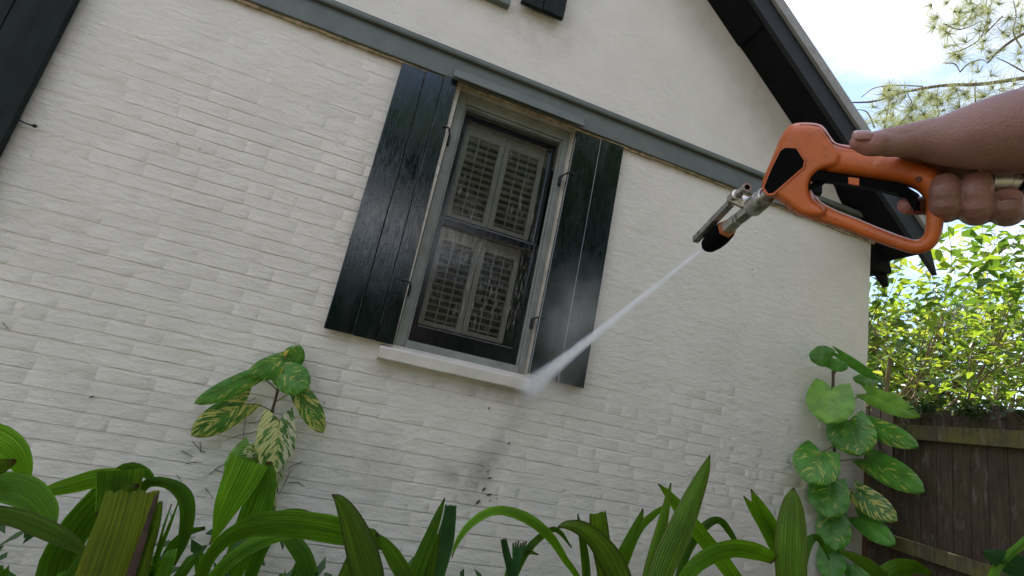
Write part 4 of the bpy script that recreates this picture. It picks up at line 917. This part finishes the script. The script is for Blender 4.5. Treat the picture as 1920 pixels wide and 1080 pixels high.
# seam groove lines along the gun
def line(P, off, r, mat, name='seam'):
    m = MB(); m.tube([G(a, b, off) for a, b in [tuple(c) for c in catmull(P, 22)]], r, 5); return m.build(name, mat, gun, smooth=True)
M_gr = simple('dark_orange_groove', (.13, .03, .012), .7)
line([(1500, 234), (1532, 236), (1549, 250), (1562, 268), (1588, 277), (1640, 286)], .0150, .0006, M_gr)
line([(1560, 402), (1610, 420), (1660, 440), (1700, 452)], .0118, .0005, M_gr)
line([(1536, 398), (1545, 392), (1552, 394)], .0125, .0005, M_gr)
for sx_q, sy_q in ((1556, 300), (1722, 336)):
    m = MB(); c_ = G(sx_q, sy_q, .0185); m.tube([c_-gn*.004, c_+gn*.0006], .0026, 14); m.build('screw', M_gr, gun, smooth=False)
# bevelled black panel with orange rim
def flat(poly, o0, o1, mat, name, bev=0):
    m = MB(); m.prism([G(x, y, o0) for x, y in poly], gn*(o1-o0)); return m.build(name, mat, gun, bevel=bev, seg=3)
pan = [(1436, 352), (1448, 322), (1467, 284), (1475, 279), (1495, 280), (1510, 302), (1508, 314), (1452, 362), (1443, 363)]
flat(offs(pan, -4), .0180, .0222, M_or, 'panel_rim', .001); flat(pan, .0185, .0226, M_blk, 'black_panel', .0006)
# trigger and its black inset
trig = [(1521, 352), (1527, 333), (1537, 326), (1572, 330), (1640, 341), (1706, 353), (1722, 363), (1735, 384), (1733, 400), (1720, 382), (1702, 371), (1640, 358), (1575, 347), (1546, 344), (1541, 348), (1541, 362), (1530, 378), (1517, 386)]
flat(trig, -.016, .0188, M_blk, 'trigger', .0012)
flat([(1516, 380), (1531, 371), (1533, 366), (1536, 372), (1530, 382), (1518, 388)], -.012, .0190, M_red, 'trigger_lock', .0006)
flat([(1598, 336), (1616, 338), (1616, 349), (1598, 347)], .010, .0200, M_or, 'safety_tab', .0006)
m = MB(); m.tube([G(1482+10*math.cos(a), 385+9*math.sin(a), .0195) for a in np.linspace(0, 6.29, 20)], .0004, 5); m.build('moulding_ring', M_gr, gun, smooth=True)
# nozzle turret along the jet line
NZ = (1318, 466); HIT = W(985, 733, -.055)
NP = D(1318, 466, .72); jdir = (HIT-NP).normalized()
def J(px, py):  # point on jet axis plane near pixel: follow inverse depth along the axis
    A_ = G(1440, 364, 0); s = ((px-1440)*(1318-1440)+(py-364)*(466-364))/((1318-1440)**2+(466-364)**2)
    q = A_+(NP-A_)*s; d = (q-CP).dot(cz); return D(px, py, d)
def seg(P, R, mat, name, n=20, re=False, smooth=True):
    m = MB(); pts = [J(*p) for p in P]; ds = [(p-CP).dot(cz) for p in pts]; m.tube(pts, [r*d/F for r, d in zip(R, ds)], n, round_end=re); o = m.build(name, mat, gun, smooth=smooth)
    if smooth:
        e = o.modifiers.new('edge', 'EDGE_SPLIT'); e.split_angle = .7
    return o
seg([(1448, 357), (1434, 369)], [11, 11], M_met, 'inlet_neck'); 
seg([(1439, 365), (1437, 367), (1431, 372), (1430.5, 372.4), (1428, 374.5), (1427.5, 375), (1412, 388), (1409, 390)], [15, 18, 18, 15.5, 15.5, 18.5, 19, 15], M_met, 'coupler')
seg([(1414, 386), (1392, 405)], [13.5, 13.5], M_met, 'hex_adapter', 6, smooth=False)
seg([(1393, 404), (1383, 412)], [8, 8], M_met, 'nozzle_neck'); seg([(1389, 407), (1387, 409)], [11, 11], M_met, 'collar')
seg([(1383, 411), (1362, 430)], [13.5, 14], M_met, 'hex_nut', 6, smooth=False)
seg([(1364, 427), (1360, 432)], [17, 17], M_brz, 'nozzle_ring', 6, smooth=False)
seg([(1361, 431), (1350, 441), (1338, 452), (1329, 460), (1325, 464)], [18, 20, 18.5, 15, 10], M_blk, 'nozzle_cap', 20)
seg([(1326, 463), (1321, 467)], [4, 2.5], M_blk, 'nozzle_tip', 10)
seg([(1413, 380), (1398, 381), (1376, 371), (1369, 377)], [10, 12.5, 12, 7], M_met, 'manifold_block', 6, smooth=False)
seg([(1371, 380), (1304, 450)], [8.5, 8], M_met, 'bypass_bar', 4, smooth=False)
seg([(1374, 374), (1383, 365), (1384, 364), (1389, 360), (1390, 359), (1397, 354)], [11, 11, 8, 8, 6.5, 6.5], M_met, 'quick_plug'); seg([(1396, 355), (1401, 351)], [8.5, 8.5], M_met, 'plug_lip'); seg([(1400.5, 351.2), (1401.6, 350.5)], [5, 5], M_blk, 'plug_bore')
# hose side fitting
m = MB(); pts = [D(x, y, d) for x, y, d in ((1762, 345, .472), (1800, 340, .468), (1801, 340, .468), (1850, 341, .462), (1851, 341, .462), (1885, 340, .458), (1886, 340, .458), (1990, 345, .45), (2120, 370, .44))]
m.tube(pts, [.011, .011, .0085, .0085, .0115, .0115, .0100, .0100, .0100], 18); m.build('inlet_fitting', M_met, gun, smooth=True).modifiers.new('e', 'EDGE_SPLIT').split_angle = .6
m = MB(); m.tube([D(1902, 340, .456), D(1908, 341, .456)], .0125, 6); m.tube([D(1860, 398, .46), D(1925, 402, .455), D(2100, 460, .44), D(2300, 900, .5)], .0055, 10); m.build('hose', M_blk, gun, smooth=True)
# ------------------------------------------------------------------ PERSON (hand and forearm)
def skinmat():
    m, t, b = newmat('skin'); n = tex(t, 22, 5, .6); n2 = tex(t, 420, 4, .65); n3 = tex(t, 130, 4, .6, stretch=(1, 1, 1))
    c = ramp(t, n, [(.3, (.20, .095, .075)), (.55, (.27, .135, .11)), (.8, (.32, .145, .12))]); c = mixc(t, ramp(t, n2, [(.5, 0), (.75, .25)]), c, (.38, .24, .20))
    for (q_, r_) in ((D(1606, 268, .452), .022), (D(1700, 385, .473), .018), (D(1887, 362, .43), .016), (D(1775, 395, .445), .014), (D(1830, 397, .438), .015)):
        c = mixc(t, math_(t, 'MULTIPLY', sphmask(t, q_, r_, .9), .5), c, (.52, .17, .15))
    L(t, c, b.inputs['Base Color']); b.inputs['Roughness'].default_value = .45; b.inputs['Subsurface Weight'].default_value = .15; b.inputs['Subsurface Radius'].default_value = (.012, .004, .002); b.inputs['Subsurface Scale'].default_value = .5
    vo = N(t, 'ShaderNodeTexVoronoi', i_Scale=520.0); g_ = N(t, 'ShaderNodeNewGeometry'); L(t, g_.outputs['Position'], vo.inputs['Vector'])
    n4 = tex(t, 75, 5, .7, stretch=(1, 1, 1.5), dist=.6); p = bump(t, None, vo.outputs['Distance'], .35, .0009); p = bump(t, None, n4, .24, .0020, p); bump(t, b, n3, .3, .0012, p); return m
M_skin = skinmat()
hb = MB()
def chain(P, n=3, sides=18):
    C = catmull([tuple(D(a, b, d))+(r*d/F,) for a, b, d, r in P], (len(P)-1)*n+1); hb.tube([Vector(c[:3]) for c in C], [c[3] for c in C], sides, round_end=True)
# thumb + thenar + forearm
chain([(1690, 276, .458, 18), (1730, 288, .462, 22), (1768, 300, .462, 26), (1810, 300, .46, 28)], 3, 24)
chain([(1611, 267, .452, 16), (1630, 270, .450, 22), (1650, 270, .446, 22.4), (1656, 270, .446, 21.4), (1663, 270, .445, 23.5), (1690, 269, .440, 25), (1725, 264, .436, 33), (1770, 262, .430, 47), (1830, 255, .42, 62), (1900, 243, .41, 73)], 4, 48)
chain([(1640, 268, .452, 22), (1690, 262, .442, 27), (1740, 258, .435, 35)], 3)
chain([(1860, 255, .43, 62), (1930, 238, .42, 76), (2010, 215, .41, 84), (2120, 196, .395, 88), (2400, 215, .365, 98), (2800, 300, .33, 116), (3300, 420, .30, 140)], 3, 48)
chain([(1790, 280, .455, 36), (1850, 290, .455, 40), (1920, 280, .45, 48), (1990, 260, .44, 58)], 3)
# back of hand behind the grip
chain([(1800, 300, .49, 30), (1830, 330, .495, 36), (1900, 330, .49, 42), (1960, 300, .47, 52), (2010, 250, .44, 60)], 3)
# fingers: root behind, down, round the front
chain([(1840, 330, .50, 26), (1790, 360, .497, 21), (1755, 380, .488, 18.5), (1722, 386, .478, 17.5), (1703, 385, .472, 17)], 4)
def finger(x, yt, yb, r, d, seed=0, dx=0):
    chain([(x+14, 335, d+.045, r*.95), (x+6, yb-22, d+.043, r), (x+2, yb-8, d+.028, r), (x, yb-13, d+.008, r*1.02), (x-1+dx, yb-20, d-.003, r*1.0), (x-1+dx, yb-30, d-.0035, r*.93), (x-2+dx, (yt+yb)/2-4, d-.005, r*.96), (x-1+dx, yt+r*.78, d-.002, r*.88)], 4)
chain([(1768, 318, .478, 14), (1800, 322, .478, 16), (1850, 325, .475, 18)], 3)
finger(1773, 326, 401, 24.5, .445); finger(1830, 322, 403, 28.5, .438); finger(1887, 352, 407, 26, .432)
person = hb.build('person', M_skin, None, smooth=True)
tag(person, 'person, only a bare hand and forearm visible, gripping the orange gun, thumb on top', 'person')
md = person.modifiers.new('fuse', 'REMESH'); md.mode = 'VOXEL'; md.voxel_size = .0011; md.use_smooth_shade = True
md = person.modifiers.new('soften', 'SMOOTH'); md.factor = .5; md.iterations = 3
# nails
M_nail = simple('fingernail', (.37, .19, .165), .25, .1, 60, .1, .0005)
def nail(c, ax, sx, nr, l, w_, bulge=.35):
    v = []; f = []; n = 8
    for i in range(n+1):
        for j in range(n+1):
            u = i/n*2-1; q = j/n*2-1; sh_ = (1-max(0, abs(u))**4*.25); h = (1-q*q)*w_*bulge-(u*u)*l*.12
            v.append(c+ax*u*l+sx*q*w_*sh_*(math.sqrt(max(0, 1-abs(u)**5)))+nr*h)
    for i in range(n):
        for j in range(n): a = i*(n+1)+j; f.append((a, a+1, a+n+2, a+n+1))
    o = mk('fingernail', v, f, M_nail, person, smooth=True); s_ = o.modifiers.new('t', 'SOLIDIFY'); s_.thickness = .0006; return o
tx = (D(1600, 262, .452)-D(1650, 262, .448)).normalized(); nvw = -ray(1613, 256).normalized()
nr_ = (nvw*.75+(-cy)*.66); nr_ = (nr_-tx*nr_.dot(tx)).normalized(); sx_ = nr_.cross(tx)
nail(D(1611, 267, .452)+nr_*.0079, tx, sx_, nr_, .0088, .0062, .42)
# ------------------------------------------------------------------ WATER
jl = (HIT-NP).length
def vol(name, label, loc, rot, scale_mesh, nodes):
    pass
jm = MB(); n = 14
def jr(s): return .0035+.028*s+.045*s*s*s+.010*s*s
ts = [i/24 for i in range(25)]
M_jet, t, b = newmat('water_jet'); t.nodes.remove(b)
tcx = N(t, 'ShaderNodeTexCoord'); sp = N(t, 'ShaderNodeSeparateXYZ'); L(t, tcx.outputs['Object'], sp.inputs[0])
s_ = math_(t, 'DIVIDE', sp.outputs[2], jl)
rr = math_(t, 'SQRT', math_(t, 'ADD', math_(t, 'POWER', sp.outputs[0], 2.0), math_(t, 'POWER', sp.outputs[1], 2.0)))
s3 = math_(t, 'POWER', s_, 3.0); s2 = math_(t, 'POWER', s_, 2.0)
R_ = math_(t, 'ADD', math_(t, 'ADD', math_(t, 'MULTIPLY_ADD', s_, .028, .0035), math_(t, 'MULTIPLY', s3, .045)), math_(t, 'MULTIPLY', s2, .010))
q = math_(t, 'SUBTRACT', 1.0, math_(t, 'DIVIDE', rr, R_), clamp=True); q = math_(t, 'POWER', q, 1.3)
mpj = N(t, 'ShaderNodeMapping'); mpj.inputs['Scale'].default_value = (170, 170, 9); L(t, tcx.outputs['Object'], mpj.inputs[0]); nj = N(t, 'ShaderNodeTexNoise', i_Scale=1.0, i_Detail=3.0); L(t, mpj.outputs[0], nj.inputs[0])
nf = ramp(t, nj.outputs['Fac'], [(.38, .15), (.64, 1.7)])
den = math_(t, 'MULTIPLY', math_(t, 'MULTIPLY', q, nf), math_(t, 'DIVIDE', 1.6, R_))
den = math_(t, 'MULTIPLY', den, ramp(t, s_, [(0, 1), (.6, .5), (1, .16)]))
vs_ = N(t, 'ShaderNodeVolumeScatter'); vs_.inputs['Color'].default_value = (.88, .90, 1, 1); L(t, den, vs_.inputs['Density']); L(t, vs_.outputs[0], t.nodes['Material Output'].inputs['Volume'])
M_jet.cycles.volume_step_rate = .02
jm.tube([Vector((0, 0, s*jl)) for s in ts], [jr(s) for s in ts], 20)
jet = jm.build('water_jet', M_jet, None, smooth=True); jet.location = NP; jet.rotation_euler = jdir.to_track_quat('Z', 'Y').to_euler()
tag(jet, 'white water jet shooting from the nozzle to the window sill', 'water jet', kind='stuff')
def mist(name, label, c, r, dens, nscale=6):
    m, t, b = newmat(name+'_volume'); t.nodes.remove(b); tcx = N(t, 'ShaderNodeTexCoord'); ln = N(t, 'ShaderNodeVectorMath', operation='LENGTH'); L(t, tcx.outputs['Object'], ln.inputs[0])
    q = math_(t, 'SUBTRACT', 1.0, ln.outputs['Value'], clamp=True); q = math_(t, 'POWER', q, 1.5); n_ = N(t, 'ShaderNodeTexNoise', i_Scale=2.2, i_Detail=4.0); L(t, tcx.outputs['Object'], n_.inputs[0])
    d = math_(t, 'MULTIPLY', math_(t, 'MULTIPLY', q, ramp(t, n_.outputs['Fac'], [(.35, .15), (.65, 1.5)])), dens)
    v_ = N(t, 'ShaderNodeVolumeScatter'); v_.inputs['Color'].default_value = (.97, .97, .98, 1); L(t, d, v_.inputs['Density']); L(t, v_.outputs[0], t.nodes['Material Output'].inputs['Volume'])
    m.cycles.volume_step_rate = .4; bm = bmesh.new(); bmesh.ops.create_icosphere(bm, subdivisions=3, radius=1); me = bpy.data.meshes.new(name); bm.to_mesh(me); bm.free(); o = link(name, me, m); o.location = c; o.scale = r; tag(o, label, 'mist', kind='stuff'); return o
mist('spray_mist', 'soft grey mist drifting in front of the right shutter', W(1078, 605, -.25), (.27, .22, .42), 2.3)
mist('splash_mist', 'dense splash mist where the jet hits the end of the window sill', HIT+Vector((.07, -.08, .04)), (.2, .12, .16), 2.5)
# droplets
rnd = random.Random(3); V_, F_ = [], []
M_wat, t, b = newmat('water_droplet'); b.inputs['Base Color'].default_value = (.8, .82, .85, 1); b.inputs['Roughness'].default_value = .08; b.inputs['Transmission Weight'].default_value = .5; b.inputs['IOR'].default_value = 1.33
OV = [(1, 0, 0), (-1, 0, 0), (0, 1, 0), (0, -1, 0), (0, 0, 1), (0, 0, -1)]; OF = [(0, 2, 4), (2, 1, 4), (1, 3, 4), (3, 0, 4), (2, 0, 5), (1, 2, 5), (3, 1, 5), (0, 3, 5)]
def drop(p, r, st=None):
    o = len(V_)
    for a in OV:
        a = Vector(a)
        V_.append(p+a*r+(st*a.dot(st.normalized()) if st else Vector((0, 0, 0))))
    for f in OF: F_.append(tuple(i+o for i in f))
ju = jdir.orthogonal().normalized(); jv = jdir.cross(ju)
for k in range(1500):
    s = rnd.uniform(.45, 1)**.7; a = rnd.uniform(0, 6.28); r = jr(s)*abs(rnd.gauss(0, .6)); drop(NP+jdir*jl*s+(ju*math.cos(a)+jv*math.sin(a))*r, rnd.uniform(.0003, .0008), jdir*rnd.uniform(.001, .006))
for k in range(800):
    a = rnd.uniform(0, math.pi); l = abs(rnd.gauss(0, .13)); p = HIT+Vector((math.cos(a)*l*1.1+.05, -abs(rnd.gauss(.02, .05)), math.sin(a)*l*.8)); drop(p, rnd.uniform(.0003, .0009))
for k in range(160):
    drop(W(rnd.gauss(1060, 45), rnd.gauss(600, 70), -.047), rnd.uniform(.0004, .001))
tag(mk('water_droplets', V_, F_, M_wat, None), 'fine droplets flying along the jet and splashing off the sill end', 'droplets', kind='stuff')
